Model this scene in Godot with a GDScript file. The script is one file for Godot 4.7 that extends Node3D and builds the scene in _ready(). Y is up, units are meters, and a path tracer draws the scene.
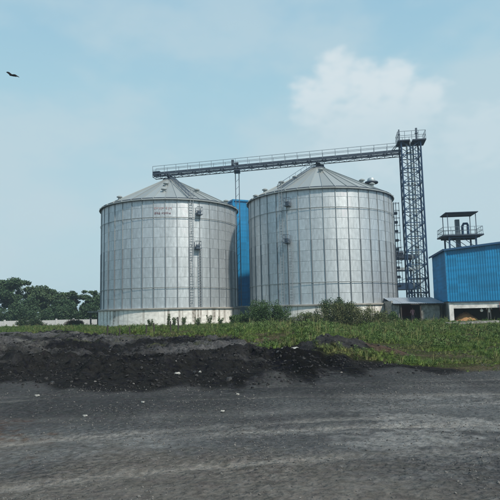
extends Node3D

# ------------------------------------------------------------------ mesh builder
class MB:
	var v := PackedVector3Array()
	var n := PackedVector3Array()
	var uv := PackedVector2Array()
	var c := PackedColorArray()
	var ix := PackedInt32Array()
	var col := Color(1, 1, 1)
	func vert(p: Vector3, nn: Vector3, t: Vector2) -> int:
		v.append(p); n.append(nn); uv.append(t); c.append(col)
		return v.size() - 1
	func tri_i(a: int, b: int, d: int):
		var g := (v[b] - v[a]).cross(v[d] - v[a])
		if g.dot(n[a] + n[b] + n[d]) > 0.0:
			ix.append(a); ix.append(d); ix.append(b)
		else:
			ix.append(a); ix.append(b); ix.append(d)
	func quad(a: Vector3, b: Vector3, d: Vector3, e: Vector3, nn: Vector3, us := 1.0, vs := 1.0):
		var i := vert(a, nn, Vector2(0, vs))
		vert(b, nn, Vector2(us, vs)); vert(d, nn, Vector2(us, 0)); vert(e, nn, Vector2(0, 0))
		tri_i(i, i + 1, i + 2); tri_i(i, i + 2, i + 3)
	func obox(t: Transform3D, s: Vector3):
		var h := s * 0.5
		for ax in 3:
			for sg in [-1.0, 1.0]:
				var nn := Vector3.ZERO; nn[ax] = sg
				var a1: int = (ax + 1) % 3
				var a2: int = (ax + 2) % 3
				var pts: Array[Vector3] = []
				for k in [[-1, -1], [1, -1], [1, 1], [-1, 1]]:
					var p := Vector3.ZERO
					p[ax] = h[ax] * sg; p[a1] = h[a1] * k[0]; p[a2] = h[a2] * k[1]
					pts.append(t * p)
				quad(pts[0], pts[1], pts[2], pts[3], (t.basis * nn).normalized(), s[a1], s[a2])
	func box(ctr: Vector3, s: Vector3):
		obox(Transform3D(Basis(), ctr), s)
	func bar(a: Vector3, b: Vector3, w: float, h: float):
		var d := b - a
		var l := d.length()
		var z := d / l
		var x := Vector3.UP.cross(z)
		if x.length() < 0.01: x = Vector3.RIGHT
		x = x.normalized()
		var y := z.cross(x)
		obox(Transform3D(Basis(x, y, z), (a + b) * 0.5), Vector3(w, h, l))
	func tube(pts: Array, rad: Array, sides := 8, cap := true):
		var base := v.size()
		var m := pts.size()
		for i in m:
			var d: Vector3 = (pts[min(i + 1, m - 1)] - pts[max(i - 1, 0)])
			d = d.normalized()
			var x := d.cross(Vector3(0.13, 0.27, 0.95)).normalized()
			if absf(d.dot(Vector3(0.13, 0.27, 0.95))) > 0.97: x = d.cross(Vector3.RIGHT).normalized()
			var y := d.cross(x)
			for k in sides + 1:
				var a := TAU * k / sides
				var o := x * cos(a) + y * sin(a)
				vert(pts[i] + o * rad[i], o, Vector2(k / float(sides), i))
		for i in m - 1:
			for k in sides:
				var a := base + i * (sides + 1) + k
				tri_i(a, a + 1, a + sides + 2); tri_i(a, a + sides + 2, a + sides + 1)
		if cap:
			for e in [0, m - 1]:
				var d: Vector3 = (pts[0] - pts[1]) if e == 0 else (pts[m - 1] - pts[m - 2])
				d = d.normalized()
				var c0 := vert(pts[e], d, Vector2(0.5, 0.5))
				var f := v.size()
				for k in sides + 1:
					vert(v[base + e * (sides + 1) + k], d, Vector2(0, 0))
				for k in sides: tri_i(c0, f + k, f + k + 1)
	func lathe(prof: Array, sides := 64, ctr := Vector3.ZERO, us := 1.0, smooth := false):
		# prof: Vector2(radius, y); flat between points unless smooth
		for i in prof.size() - 1:
			var p: Vector2 = prof[i]
			var q: Vector2 = prof[i + 1]
			var t := (q - p).normalized()
			var nr := Vector2(t.y, -t.x)
			var base := v.size()
			for k in sides + 1:
				var a := TAU * k / sides
				var o := Vector3(sin(a), 0, cos(a))
				var nn := (o * nr.x + Vector3.UP * nr.y).normalized()
				vert(ctr + o * p.x + Vector3.UP * p.y, nn, Vector2(us * k / sides, 0 if true else 0))
				vert(ctr + o * q.x + Vector3.UP * q.y, nn, Vector2(us * k / sides, absf(q.y - p.y) + absf(q.x - p.x)))
			for k in sides:
				var a := base + k * 2
				tri_i(a, a + 1, a + 3); tri_i(a, a + 3, a + 2)
	func mesh(base := Vector3.ZERO) -> ArrayMesh:
		if base != Vector3.ZERO:
			for i in v.size(): v[i] -= base
		var arr := []
		arr.resize(Mesh.ARRAY_MAX)
		arr[Mesh.ARRAY_VERTEX] = v; arr[Mesh.ARRAY_NORMAL] = n
		arr[Mesh.ARRAY_TEX_UV] = uv; arr[Mesh.ARRAY_COLOR] = c; arr[Mesh.ARRAY_INDEX] = ix
		var m := ArrayMesh.new()
		m.add_surface_from_arrays(Mesh.PRIMITIVE_TRIANGLES, arr)
		return m

var rng := RandomNumberGenerator.new()
var used := {}
var N1 := FastNoiseLite.new()
var N2 := FastNoiseLite.new()
var N3 := FastNoiseLite.new()
var M := {}

func numbered(called: String) -> String:
	var k: int = used.get(called, 0)
	used[called] = k + 1
	return called if k == 0 else "%s_%03d" % [called, k]

func tag(o: Node3D, label := "", category := "", group := "", kind := ""):
	if label: o.set_meta("label", label)
	if category: o.set_meta("category", category)
	if group: o.set_meta("group", group)
	if kind: o.set_meta("kind", kind)

func thing(called: String, label: String, category: String, at := Vector3.ZERO, turn := 0.0, group := "") -> Node3D:
	var o := Node3D.new()
	o.name = numbered(called)
	add_child(o)
	o.position = at; o.rotation.y = turn
	tag(o, label, category, group)
	return o

func inst(called: String, m: Mesh, mt: Material, parent: Node = self) -> MeshInstance3D:
	var o := MeshInstance3D.new()
	o.name = numbered(called) if parent == self else called
	o.mesh = m
	o.material_override = mt
	parent.add_child(o, true)
	return o

func obj(called: String, b: MB, mt: Material, parent: Node = self, base := Vector3.ZERO) -> MeshInstance3D:
	var o := inst(called, b.mesh(base), mt, parent)
	if base != Vector3.ZERO and parent == self: o.position = base
	return o

func lin(r: float, g: float, b: float) -> Color:
	return Color(r, g, b).linear_to_srgb()

func mat(r: float, g: float, b: float, rough := 0.8, metal := 0.0) -> StandardMaterial3D:
	var m := StandardMaterial3D.new()
	m.albedo_color = lin(r, g, b)
	m.roughness = rough; m.metallic = metal
	return m

func mottle(seed_: int, freq: float, lo: float, hi: float, w := 256, h := 256, sx := 1.0, sy := 1.0, tint := Color(1, 1, 1)) -> ImageTexture:
	# grey grain around one, tileable by mirrored blend
	var f := FastNoiseLite.new()
	f.seed = seed_; f.frequency = freq; f.fractal_octaves = 5; f.fractal_gain = 0.6
	var im := Image.create(w, h, true, Image.FORMAT_RGB8)
	for y in h:
		for x in w:
			var fx := x / float(w)
			var fy := y / float(h)
			var a := f.get_noise_2d(x * sx, y * sy)
			var b := f.get_noise_2d((x - w) * sx, y * sy)
			var d := f.get_noise_2d(x * sx, (y - h) * sy)
			var e := f.get_noise_2d((x - w) * sx, (y - h) * sy)
			var t := lerpf(lerpf(a, b, fx), lerpf(d, e, fx), fy)
			var q := clampf(lerpf(lo, hi, clampf(0.5 + t * 1.1, 0, 1)), 0, 1)
			im.set_pixel(x, y, Color(q * tint.r, q * tint.g, q * tint.b))
	im.generate_mipmaps()
	return ImageTexture.create_from_image(im)

func px(v: float, pts: Array) -> float:
	if v <= pts[0][0]: return pts[0][1]
	for i in pts.size() - 1:
		if v <= pts[i + 1][0]:
			return lerpf(pts[i][1], pts[i + 1][1], (v - pts[i][0]) / (pts[i + 1][0] - pts[i][0]))
	return pts[pts.size() - 1][1]

func ss(a: float, b: float, x: float) -> float:
	return smoothstep(a, b, x)

# ------------------------------------------------------------------ terrain
const FOOT := [[-30, 17.0], [-6.7, 14.8], [0, 14.4], [2.2, 15.4], [4.9, 16.6], [9, 19.0]]
const EDGE := [[-60, 72.0], [-25, 54.0], [-14, 42.0], [-5.5, 30.5], [-1, 28.0], [0, 23.7], [1.9, 21.2], [2.7, 19.0], [4.8, 17.8], [7.0, 16.2], [14, 15.0], [30, 14.0]]

func mound(x: float, d: float) -> float:
	var a := (x - 3.3) / 1.5
	var b := (d - 21.4) / 1.0
	return exp(-(a * a + b * b))
func soil(x: float, d: float) -> float:
	var a := (x - 5.0) / 0.9
	var b := (d - 21.0) / 0.8
	return exp(-(a * a + b * b))

func gh(x: float, z: float) -> float:
	var d := -z
	var foot := px(x, FOOT) + (N1.get_noise_2d(x * 4.0, 7.0) * 1.3 + N2.get_noise_2d(x * 6.0, 3.0) * 1.1)
	var bank := ss(foot, foot + 4.2, d)
	var left := 0.30 * bank + 0.26 * ss(18, 33, d) + 0.1 * ss(33, 67, d)
	var right := 0.5 * ss(16, 56, d)
	var m := ss(1.0, 6.5, x - maxf(0.0, d - 20.0) * 0.12)
	var h := lerpf(left, right, m)
	h -= 0.3 * ss(84, 102, d)
	var rough := bank * (1.0 - m) * (1.0 - 0.8 * ss(34, 50, d))
	h += rough * (0.20 * N2.get_noise_2d(x * 1.8, z * 1.8) + 0.15 * N2.get_noise_2d(x * 7.0, z * 7.0))
	h += tipped(x, d) * (1.0 + 0.6 * N2.get_noise_2d(x * 6.0, z * 6.0))
	h += rough * 0.15 * clods(x, z) + rough * 0.09 * clods(x * 2.7 + 3.0, z * 2.7)
	h += rough * ss(-3.0, -9.0, x) * 0.5 * maxf(0.0, N1.get_noise_2d(x * 3.0 + 40.0, z * 3.0))
	h += 0.45 * mound(x, d) + 0.22 * soil(x, d)
	if d < 45.0:
		h += 0.020 * N3.get_noise_2d(x * 6.0, z * 6.0) * (1.0 + 2.6 * rough)
		var road := 1.0 - bank
		h += road * (0.035 * N1.get_noise_2d(x * 5.0, z * 5.0) + 0.012 * N2.get_noise_2d(x * 16.0, z * 16.0))
		h -= road * 0.035 * maxf(rut(x, d, 0.0), rut(x, d, 1.7))
		h -= road * 0.03 * maxf(rut2(x, d, 0.0), rut2(x, d, 1.8))
		h -= road * 0.025 * rut3(x, d)
	return h

var tips := []
func tipped(x: float, d: float) -> float:
	# small tipped loads of coal and ash that make up the bank
	if d > 34.0 or d < 12.0 or x > 8.0 or x < -18.0: return 0.0
	var h := 0.0
	for q in tips:
		var a: float = (x - q[0]) / q[2]
		var b: float = (d - q[1]) / q[3]
		var r := a * a + b * b
		if r < 4.0: h = maxf(h, q[4] * exp(-r * 1.3))
	return h

func clods(x: float, z: float) -> float:
	# ridged lumps of tipped coal and ash
	var a := 1.0 - absf(N2.get_noise_2d(x * 5.0 + 9.0, z * 5.0)) * 2.4
	return maxf(0.0, a)

func rut(x: float, d: float, off: float) -> float:
	var cd := 8.6 + off + 0.10 * x + 0.012 * x * x + 0.25 * N1.get_noise_2d(x * 2.0, off * 50.0)
	var t := (d - cd) / 0.30
	return exp(-t * t) * (0.5 + 0.5 * ss(-0.3, 0.3, N2.get_noise_2d(x, 77.0)))
func rut3(x: float, d: float) -> float:
	# bundle of sweeping wheel marks curving in from the yard
	var r := Vector2(x - 3.0, d + 8.0).length()
	var o := 0.0
	for k in [15.2, 15.75, 17.1, 17.5, 20.4, 22.1, 22.5]:
		var t: float = (r - k + 0.35 * N1.get_noise_2d(x * 1.5 + k * 40.0, d * 1.5)) / 0.13
		o = maxf(o, exp(-t * t) * ss(-0.25, 0.25, N2.get_noise_2d(x * 0.9 + k * 17.0, d * 0.9)))
	return o
func rut2(x: float, d: float, off: float) -> float:
	var cd := 12.6 + off - 0.34 * x + 0.03 * x * x + 0.3 * N1.get_noise_2d(x * 2.0, 200.0 + off * 50.0)
	var t := (d - cd) / 0.28
	return exp(-t * t) * ss(-4.0, 0.0, x) * (0.4 + 0.6 * ss(-0.3, 0.2, N2.get_noise_2d(x * 2.0, off * 9.0)))

func grassy(x: float, z: float) -> float:
	var d := -z
	var e := px(x, EDGE)
	var g := ss(e - 0.7, e + 1.0, d + 2.2 * N1.get_noise_2d(x * 5.0, z * 5.0) + 1.0 * N2.get_noise_2d(x * 5.0, z * 5.0))
	g *= 1.0 - ss(0.25, 0.5, mound(x, d)) * 0.97
	g *= 1.0 - ss(0.3, 0.55, soil(x, d)) * 0.85
	# floor of the open store and the shed is bare
	if x > 20.4 and d > 59.0: g = 0.0
	if x > 15.6 and x < 20.4 and d > 62.0 and d < 67.0: g = 0.0
	return g

func gcol(x: float, z: float) -> Color:
	var d := -z
	var a := N1.get_noise_2d(x * 3.0, z * 3.0)
	var b := N2.get_noise_2d(x * 2.2, z * 4.0)
	var f := N3.get_noise_2d(x * 9.0, z * 9.0)
	var foot := px(x, FOOT) + (N1.get_noise_2d(x * 4.0, 7.0) * 1.3 + N2.get_noise_2d(x * 6.0, 3.0) * 1.1)
	# compacted ash road with pale dust and earth
	var c := Color(0.128, 0.136, 0.140)
	c = c.lerp(Color(0.085, 0.088, 0.092), ss(-0.05, 0.3, a + 0.5 * f) * 0.85)
	c = c.lerp(Color(0.24, 0.245, 0.243), ss(0.0, 0.35, b + 0.35 * f) * (0.35 + 0.45 * ss(-4.0, 3.0, x)))
	c = c.lerp(Color(0.075, 0.078, 0.082), ss(0.0, 0.22, N1.get_noise_2d(x * 1.6 + 0.5 * d, d * 3.0 + 55.0)) * 0.7)
	var rr := maxf(maxf(rut(x, d, 0.0), rut(x, d, 1.7)), maxf(rut2(x, d, 0.0), rut2(x, d, 1.8)))
	c = c.lerp(Color(0.24, 0.242, 0.238), rr * (0.7 + 0.4 * f))
	c = c.lerp(Color(0.30, 0.295, 0.28), rut3(x, d) * 0.65)
	var earth := ss(8.6, 5.8, d + 4.5 * a + 1.5 * b + 1.2 * f) * 0.42
	c = c.lerp(Color(0.19, 0.170, 0.145), earth)
	var red := ss(0.6, -0.7, x + 4.2 + 2.0 * f) * ss(10.6, 9.0, d + 2.0 * b)
	c = c.lerp(Color(0.16, 0.09, 0.06), red * 0.7)
	# coal and ash
	var coal := Color(0.095, 0.095, 0.098).lerp(Color(0.018, 0.018, 0.020), ss(-0.15, 0.25, a + 0.4 * f))
	coal = coal.lerp(Color(0.14, 0.138, 0.132), ss(0.1, 0.4, b + 0.35 * f) * ss(-1.0, -7.0, x + 0.1 * d + 3.0 * a) * 0.8)
	coal = coal.lerp(Color(0.055, 0.062, 0.030), ss(0.22, 0.5, N1.get_noise_2d(x * 6.0 + 31.0, z * 6.0) + 0.3 * f) * ss(19.0, 24.0, d) * 0.7)
	var fresh := ss(foot - 0.8 + 1.2 * a, foot + 0.4 + 1.2 * a, d) * ss(foot + 7.5 + 4.0 * b, foot + 3.4 + 3.0 * b, d)
	coal = coal.lerp(Color(0.009, 0.009, 0.010), fresh * (0.85 + 0.3 * f))
	var m := ss(5.8, 7.8, x + 1.2 * a)
	c = c.lerp(Color(0.050, 0.052, 0.055), ss(foot - 6.0 - 3.0 * ss(1.0, -5.0, x), foot - 0.5, d + 2.5 * a + 1.5 * b + 1.2 * f) * 0.85 * (1.0 - m))
	c = c.lerp(coal, ss(foot - 1.4 + 1.8 * a + 0.8 * f, foot + 0.5 + 1.8 * a + 0.8 * f, d) * (1.0 - m))
	# weedy soil
	var g := grassy(x, z)
	var so := Color(0.052, 0.058, 0.026).lerp(Color(0.09, 0.078, 0.05), ss(-0.1, 0.4, b))
	c = c.lerp(so, g)
	c = c.lerp(Color(0.045, 0.045, 0.047), ss(0.3, 0.6, mound(x, d) + 0.3 * f))
	c = c.lerp(Color(0.085, 0.062, 0.048), ss(0.3, 0.6, soil(x, d) + 0.3 * f))
	return c * (0.92 + (0.30 if d < foot else 0.6) * f)

func lines(a: Array) -> Array:
	var o := []
	for s in a:
		var p: float = s[0]
		while p < s[1] - 0.001:
			o.append(p)
			p += lerpf(s[2], s[3], (p - s[0]) / (s[1] - s[0]))
	o.append(a[a.size() - 1][1])
	return o

func build_ground():
	var g := RandomNumberGenerator.new(); g.seed = 303
	for i in 34:
		var x := g.randf_range(-16.0, 4.5)
		var d := px(x, FOOT) + 0.6 + g.randf_range(0.0, 9.0) * g.randf()
		if x < -6.0 and i % 2 == 0: d += g.randf_range(2.0, 9.0)
		if x > 2.0: d = px(x, FOOT) + g.randf_range(0.3, 1.6)
		tips.append([x, d, g.randf_range(0.7, 2.2), g.randf_range(0.5, 1.1), g.randf_range(0.08, 0.28) * (0.6 if x > 2.0 else 1.0)])
	var xs := lines([[-900, -60, 160.0, 12.0], [-60, -18, 3.0, 0.5], [-18, -7, 0.3, 0.07], [-7, 9, 0.085, 0.085], [9, 20, 0.12, 0.4], [20, 60, 0.6, 3.0], [60, 900, 12.0, 160.0]])
	var ds := lines([[-60, 3, 8.0, 0.6], [3, 16, 0.07, 0.08], [16, 30, 0.08, 0.14], [30, 70, 0.2, 0.8], [70, 120, 1.0, 4.0], [120, 1500, 8.0, 300.0]])
	var nx := xs.size()
	var nd := ds.size()
	var b := MB.new()
	b.v.resize(nx * nd); b.n.resize(nx * nd); b.uv.resize(nx * nd); b.c.resize(nx * nd)
	for j in nd:
		for i in nx:
			var x: float = xs[i]
			var z: float = -ds[j]
			var k := j * nx + i
			b.v[k] = Vector3(x, gh(x, z), z)
			b.uv[k] = Vector2(x, z) * 0.45
			b.c[k] = gcol(x, z)
	for j in nd:
		for i in nx:
			var k := j * nx + i
			var l := b.v[k - 1] if i > 0 else b.v[k]
			var r := b.v[k + 1] if i < nx - 1 else b.v[k]
			var f := b.v[k - nx] if j > 0 else b.v[k]
			var q := b.v[k + nx] if j < nd - 1 else b.v[k]
			b.n[k] = (r - l).cross(f - q).normalized() * -1.0
			if b.n[k].y < 0.0: b.n[k] = -b.n[k]
	b.ix.resize((nx - 1) * (nd - 1) * 6)
	var w := 0
	for j in nd - 1:
		for i in nx - 1:
			var k := j * nx + i
			b.ix[w] = k; b.ix[w + 1] = k + nx; b.ix[w + 2] = k + 1
			b.ix[w + 3] = k + 1; b.ix[w + 4] = k + nx; b.ix[w + 5] = k + nx + 1
			w += 6
	var m := mat(1, 1, 1, 0.95)
	m.metallic_specular = 0.12
	m.vertex_color_use_as_albedo = true
	m.albedo_texture = mottle(5, 0.035, 0.70, 1.0, 512, 512)
	m.normal_enabled = true
	m.normal_texture = bumps(17, 0.06, 5.0)
	m.normal_scale = 0.8
	var o := obj("ground", b, m)
	tag(o, "", "", "", "structure")
	print("ground ", nx, "x", nd)

func bumps(seed_: int, freq: float, amount: float) -> ImageTexture:
	var im := (mottle(seed_, freq, 0.0, 1.0, 256, 256) as ImageTexture).get_image()
	im.clear_mipmaps()
	im.convert(Image.FORMAT_RGBA8)
	im.bump_map_to_normal_map(amount)
	im.generate_mipmaps()
	return ImageTexture.create_from_image(im)

# ------------------------------------------------------------------ sky
func build_sky() -> Sky:
	var w := 2048
	var h := 1024
	var im := Image.create(w, h, false, Image.FORMAT_RGBF)
	var f := FastNoiseLite.new()
	f.seed = 11; f.frequency = 1.0; f.fractal_octaves = 6; f.fractal_gain = 0.55
	var puffs := [[9.2, 23.4, 2.6, 2.4], [7.2, 21.6, 3.0, 2.2], [12.2, 22.2, 3.4, 2.4], [15.2, 22.2, 3.0, 2.3], [17.6, 20.6, 3.0, 1.9], [13.0, 18.6, 8.0, 3.2], [23.0, 17.0, 5.0, 2.2],
		 [-38.0, 22.0, 6.0, 3.0], [-60.0, 18.0, 9.0, 3.0], [55.0, 24.0, 8.0, 4.0], [85.0, 20.0, 9.0, 3.5], [130.0, 26.0, 10.0, 4.0], [-110.0, 24.0, 10.0, 4.0], [-150.0, 18.0, 9.0, 3.5]]
	for y in h:
		var el := 90.0 - 180.0 * (y + 0.5) / h
		if el < -1.0:
			im.fill_rect(Rect2i(0, y, w, 1), Color(0.2, 0.21, 0.2))
			continue
		var e := maxf(el, 0.0)
		var bc := sky_at(e)
		if e > 66.0:
			im.fill_rect(Rect2i(0, y, w, 1), bc)
			continue
		var re := deg_to_rad(e)
		var near := e < 34.0
		for x in w:
			var az := 360.0 * (x + 0.5) / w
			if az > 180.0: az -= 360.0
			var ra := deg_to_rad(az)
			var p := Vector3(sin(ra) * cos(re), sin(re) * 2.2, -cos(ra) * cos(re))
			var q := f.get_noise_3dv(p * 2.2)
			var c := bc.lerp(Color(0.490, 0.610, 0.665), ss(-0.25, 0.4, q + 0.45 * ss(2.0, 16.0, az) * ss(60.0, 30.0, az) * ss(2.0, 9.0, e) * ss(25.0, 17.0, e)) * 0.68 * ss(64.0, 12.0, e))
			if near:
				var fl := -9.0
				for k in puffs:
					var dx: float = (az - k[0]) / k[2]
					if absf(dx) > 1.9: continue
					var dy: float = (el - k[1]) / k[3]
					if dy < 0.0: dy *= 0.5
					fl = maxf(fl, 1.0 - dx * dx - dy * dy)
				if fl > -2.0:
					fl += 0.30 * f.get_noise_3dv(p * 8.0) + 0.75 * f.get_noise_3dv(p * 26.0 + Vector3(3, 5, 1))
					c = c.lerp(Color(0.640, 0.715, 0.750), ss(-0.2, 1.0, fl) * lerpf(0.30, 0.85, ss(16.5, 22.5, el)))
			im.set_pixel(x, y, c)
	var pm := PanoramaSkyMaterial.new()
	pm.panorama = ImageTexture.create_from_image(im)
	var s := Sky.new()
	s.sky_material = pm
	return s

func sky_at(e: float) -> Color:
	var st := [[0.0, Color(0.455, 0.605, 0.655)], [10.0, Color(0.435, 0.600, 0.670)], [22.0, Color(0.350, 0.555, 0.660)], [40.0, Color(0.215, 0.42, 0.60)], [90.0, Color(0.13, 0.30, 0.50)]]
	for i in 4:
		if e <= st[i + 1][0]:
			return (st[i][1] as Color).lerp(st[i + 1][1], (e - st[i][0]) / (st[i + 1][0] - st[i][0]))
	return st[4][1]

# ------------------------------------------------------------------ silos
func corrugation() -> ImageTexture:
	var im := Image.create(4, 264, false, Image.FORMAT_RGB8)
	for y in 264:
		var s := 0.23 * cos(TAU * y * 11.0 / 264.0)
		var nn := Vector3(0, s, 1).normalized()
		for x in 4: im.set_pixel(x, y, Color(0.5, 0.5 + 0.5 * nn.y, 0.5 + 0.5 * nn.z))
	return ImageTexture.create_from_image(im)

func arc_sheet(r: float, h: float, a: float) -> ArrayMesh:
	var b := MB.new()
	var k := 6
	for i in k + 1:
		var t := a * (i / float(k) - 0.5)
		var o := Vector3(sin(t), 0, cos(t))
		b.vert(o * (r + 0.016), o, Vector2(i / float(k), 1))
		b.vert(o * r + Vector3.UP * h, o, Vector2(i / float(k), 0))
	for i in k:
		var q := i * 2
		b.tri_i(q, q + 1, q + 3); b.tri_i(q, q + 3, q + 2)
	# bottom lip
	for i in k:
		var t0 := a * (i / float(k) - 0.5)
		var t1 := a * ((i + 1) / float(k) - 0.5)
		var o0 := Vector3(sin(t0), 0, cos(t0))
		var o1 := Vector3(sin(t1), 0, cos(t1))
		b.quad(o0 * (r + 0.016), o1 * (r + 0.016), o1 * (r - 0.01), o0 * (r - 0.01), Vector3.DOWN)
	return b.mesh()

func on_wall(R: float, az: float, y: float, out := 0.0) -> Vector3:
	return Vector3(sin(az), 0, cos(az)) * (R + out) + Vector3.UP * y

func ladder(b: MB, p0: Vector3, p1: Vector3, outv: Vector3, w := 0.45, cage := false):
	var d := (p1 - p0).normalized()
	var s := d.cross(outv).normalized() * (w * 0.5)
	b.bar(p0 + s, p1 + s, 0.06, 0.06)
	b.bar(p0 - s, p1 - s, 0.06, 0.06)
	var l := (p1 - p0).length()
	var k := 0.15
	while k < l:
		b.bar(p0 + d * k + s, p0 + d * k - s, 0.03, 0.03)
		k += 0.32
	if cage:
		k = 2.2
		while k < l:
			var c := p0 + d * k
			var pts := []
			var rr := []
			for i in 9:
				var a := PI * i / 8.0
				pts.append(c + s.normalized() * (0.37 * cos(a)) + outv * (0.72 * sin(a)))
				rr.append(0.025)
			b.tube(pts, rr, 5)
			k += 0.95
		for i in [1, 3, 5, 7]:
			var a2: float = PI * i / 8.0
			var o := s.normalized() * (0.37 * cos(a2)) + outv * (0.72 * sin(a2))
			b.bar(p0 + d * 2.2 + o, p1 + o, 0.04, 0.02)

func silo(ctr: Vector3, R: float, label: String, az_ladder: float, lettering: bool, top_y: float, apex_y: float, gy: float, vents: Array, cage_az: float):
	var t := thing("grain_silo", label, "silo", Vector3(ctr.x, gy, ctr.z), 0.0, "corrugated steel grain silos")
	var fy := 2.8 - gy       # top of concrete ring above node
	var ey := top_y - gy     # eave
	var ay := apex_y - gy
	# concrete ring wall with stained panels
	var f := MB.new()
	f.lathe([Vector2(R + 0.30, -0.5), Vector2(R + 0.30, fy - 0.2)], 80, Vector3.ZERO, 1.0)
	obj("foundation_wall", f, M.stained, t)
	f = MB.new()
	f.lathe([Vector2(R + 0.30, fy - 0.2), Vector2(R + 0.46, fy - 0.17), Vector2(R + 0.46, fy - 0.02), Vector2(R + 0.43, fy), Vector2(0.2, fy)], 80, Vector3.ZERO, 10.0)
	obj("foundation_rim", f, M.concrete, t)
	# wall sheets
	var rows := 11
	var rh := (ey - fy) / rows
	var sm := arc_sheet(R, rh + 0.03, TAU / 20.0)
	var tone := []
	for i in 20: tone.append(rng.randf())
	for j in rows:
		for i in 20:
			var o := inst("wall_sheet", sm, M.zinc[int(clampf(tone[i] * 0.55 + rng.randf() * 0.45, 0, 0.999) * 6.0)], t)
			o.position.y = fy + j * rh
			o.rotation.y = TAU * (i + 0.5 * (j % 2)) / 20.0
	# stiffeners
	var split := fy + rh * 6.0
	var lo := MB.new()
	lo.box(Vector3(0, (split + fy) * 0.5, R + 0.055), Vector3(0.05, split - fy, 0.11))
	lo.box(Vector3(0, (split + fy) * 0.5, R + 0.04), Vector3(0.13, split - fy - 0.02, 0.05))
	var hi := MB.new()
	hi.box(Vector3(0, (split + ey) * 0.5, R + 0.045), Vector3(0.04, ey - split, 0.08))
	hi.box(Vector3(0, (split + ey) * 0.5, R + 0.035), Vector3(0.09, ey - split - 0.02, 0.04))
	var lom := lo.mesh()
	var him := hi.mesh()
	for i in 40:
		var a := TAU * (i + 0.5) / 40.0
		var s1 := inst("stiffener", lom, M.stiff, t); s1.rotation.y = a
		var s2 := inst("stiffener", him, M.stiff_light, t); s2.rotation.y = a
	# wind rings
	for j in [2, 9]:
		var wr := MB.new()
		var yy: float = fy + rh * j
		wr.lathe([Vector2(R + 0.125, yy - 0.02), Vector2(R + 0.16, yy - 0.02), Vector2(R + 0.16, yy + 0.02), Vector2(R + 0.125, yy + 0.02)], 80)
		obj("wind_ring", wr, M.roof[1], t)
	# roof
	var eo := 0.32
	var sl := (ay - ey) / (R - 0.8)
	var rm := MB.new()
	var hw := PI / 40.0
	var pts := []
	for r in [0.7, R * 0.5, R + eo]:
		for s in [-1.0, 1.0]:
			pts.append(Vector3(sin(hw * s) * r, ay - (r - 0.8) * sl, cos(hw) * r))
	var rn := Vector3(0, 1, sl).normalized()
	rm.quad(pts[0], pts[1], pts[3], pts[2], rn, 1, 4)
	rm.quad(pts[2], pts[3], pts[5], pts[4], rn, 1, 4)
	rm.bar(pts[0] + rn * 0.03, pts[4] + rn * 0.03, 0.07, 0.08)
	rm.quad(pts[4], pts[5], pts[5] - Vector3.UP * 0.1, pts[4] - Vector3.UP * 0.1, Vector3(0, 0, 1))
	var rmm := rm.mesh()
	for i in 40:
		var o := inst("roof_panel", rmm, M.roof[rng.randi() % 4], t)
		o.rotation.y = TAU * i / 40.0
	# dark eave ring: roof overhang shade and open eave gap put into colour
	var er := MB.new()
	er.lathe([Vector2(R + 0.02, ey - 0.16), Vector2(R + 0.14, ey - 0.16), Vector2(R + 0.14, ey + 0.02), Vector2(R + 0.02, ey + 0.02)], 80)
	obj("eave_shade_ring", er, M.dark_steel, t)
	# peak collar and fill spout
	var pc := MB.new()
	pc.lathe([Vector2(0.95, ay - 0.25), Vector2(0.95, ay + 0.12), Vector2(0.8, ay + 0.16), Vector2(0.0, ay + 0.16)], 24)
	obj("peak_collar", pc, M.dark_steel, t)
	pc = MB.new()
	pc.box(Vector3(0, ay + 0.43, 0), Vector3(0.55, 0.7, 0.55))
	pc.box(Vector3(0.5, ay + 0.25, 0.25), Vector3(0.5, 0.4, 0.4))
	obj("fill_spout", pc, M.dark_steel, t)
	# vents
	for q in vents:
		var a: float = q[0]
		var r: float = q[1]
		var y := ay - (r - 0.8) * sl
		var p := Vector3(sin(a) * r, y, cos(a) * r)
		var vb := MB.new()
		vb.lathe([Vector2(0.2, -0.15), Vector2(0.2, 0.3)], 12, p)
		var vm := obj("roof_vent", vb, M.roof[0], t)
		var cb := MB.new()
		cb.lathe([Vector2(0.0, 0.26), Vector2(0.36, 0.28), Vector2(0.37, 0.36), Vector2(0.15, 0.5), Vector2(0, 0.52)], 12, p)
		obj("vent_cap", cb, M.roof[3], vm)
	# roof stair
	var rl := MB.new()
	var ov := Vector3(sin(az_ladder), 0, cos(az_ladder))
	var e0 := ov * (R + 0.2) + Vector3.UP * (ey + 0.12)
	var e1 := ov * 1.0 + Vector3.UP * (ay + 0.16)
	var up := (Vector3.UP * (R - 0.8) + ov * (ay - ey)).normalized()
	ladder(rl, e0 + up * 0.12, e1 + up * 0.12, up, 0.65)
	var sd := ov.cross(Vector3.UP) * 0.36
	for sgn in [1.0]:
		rl.bar(e0 + sd * sgn + Vector3.UP * 0.6, e1 + sd * sgn + Vector3.UP * 0.6, 0.04, 0.04)
		for k in 7:
			var m: Vector3 = e0.lerp(e1, k / 6.0) + sd * sgn
			rl.bar(m, m + Vector3.UP * 0.6, 0.035, 0.035)
	obj("roof_ladder", rl, M.mid_steel, t)
	# wall ladder, rest platforms
	var ld := MB.new()
	ladder(ld, on_wall(R, az_ladder, fy, 0.26), on_wall(R, az_ladder, ey + 1.0, 0.26), ov, 0.36)
	for k in 8:
		var yy := fy + 0.6 + k * 1.7
		ld.bar(on_wall(R, az_ladder, yy, 0.0), on_wall(R, az_ladder, yy, 0.26), 0.05, 0.05)
	obj("wall_ladder", ld, M.stiff, t)
	var a2 := az_ladder + 0.115
	ld = MB.new()
	var o2 := Vector3(sin(a2), 0, cos(a2))
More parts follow.
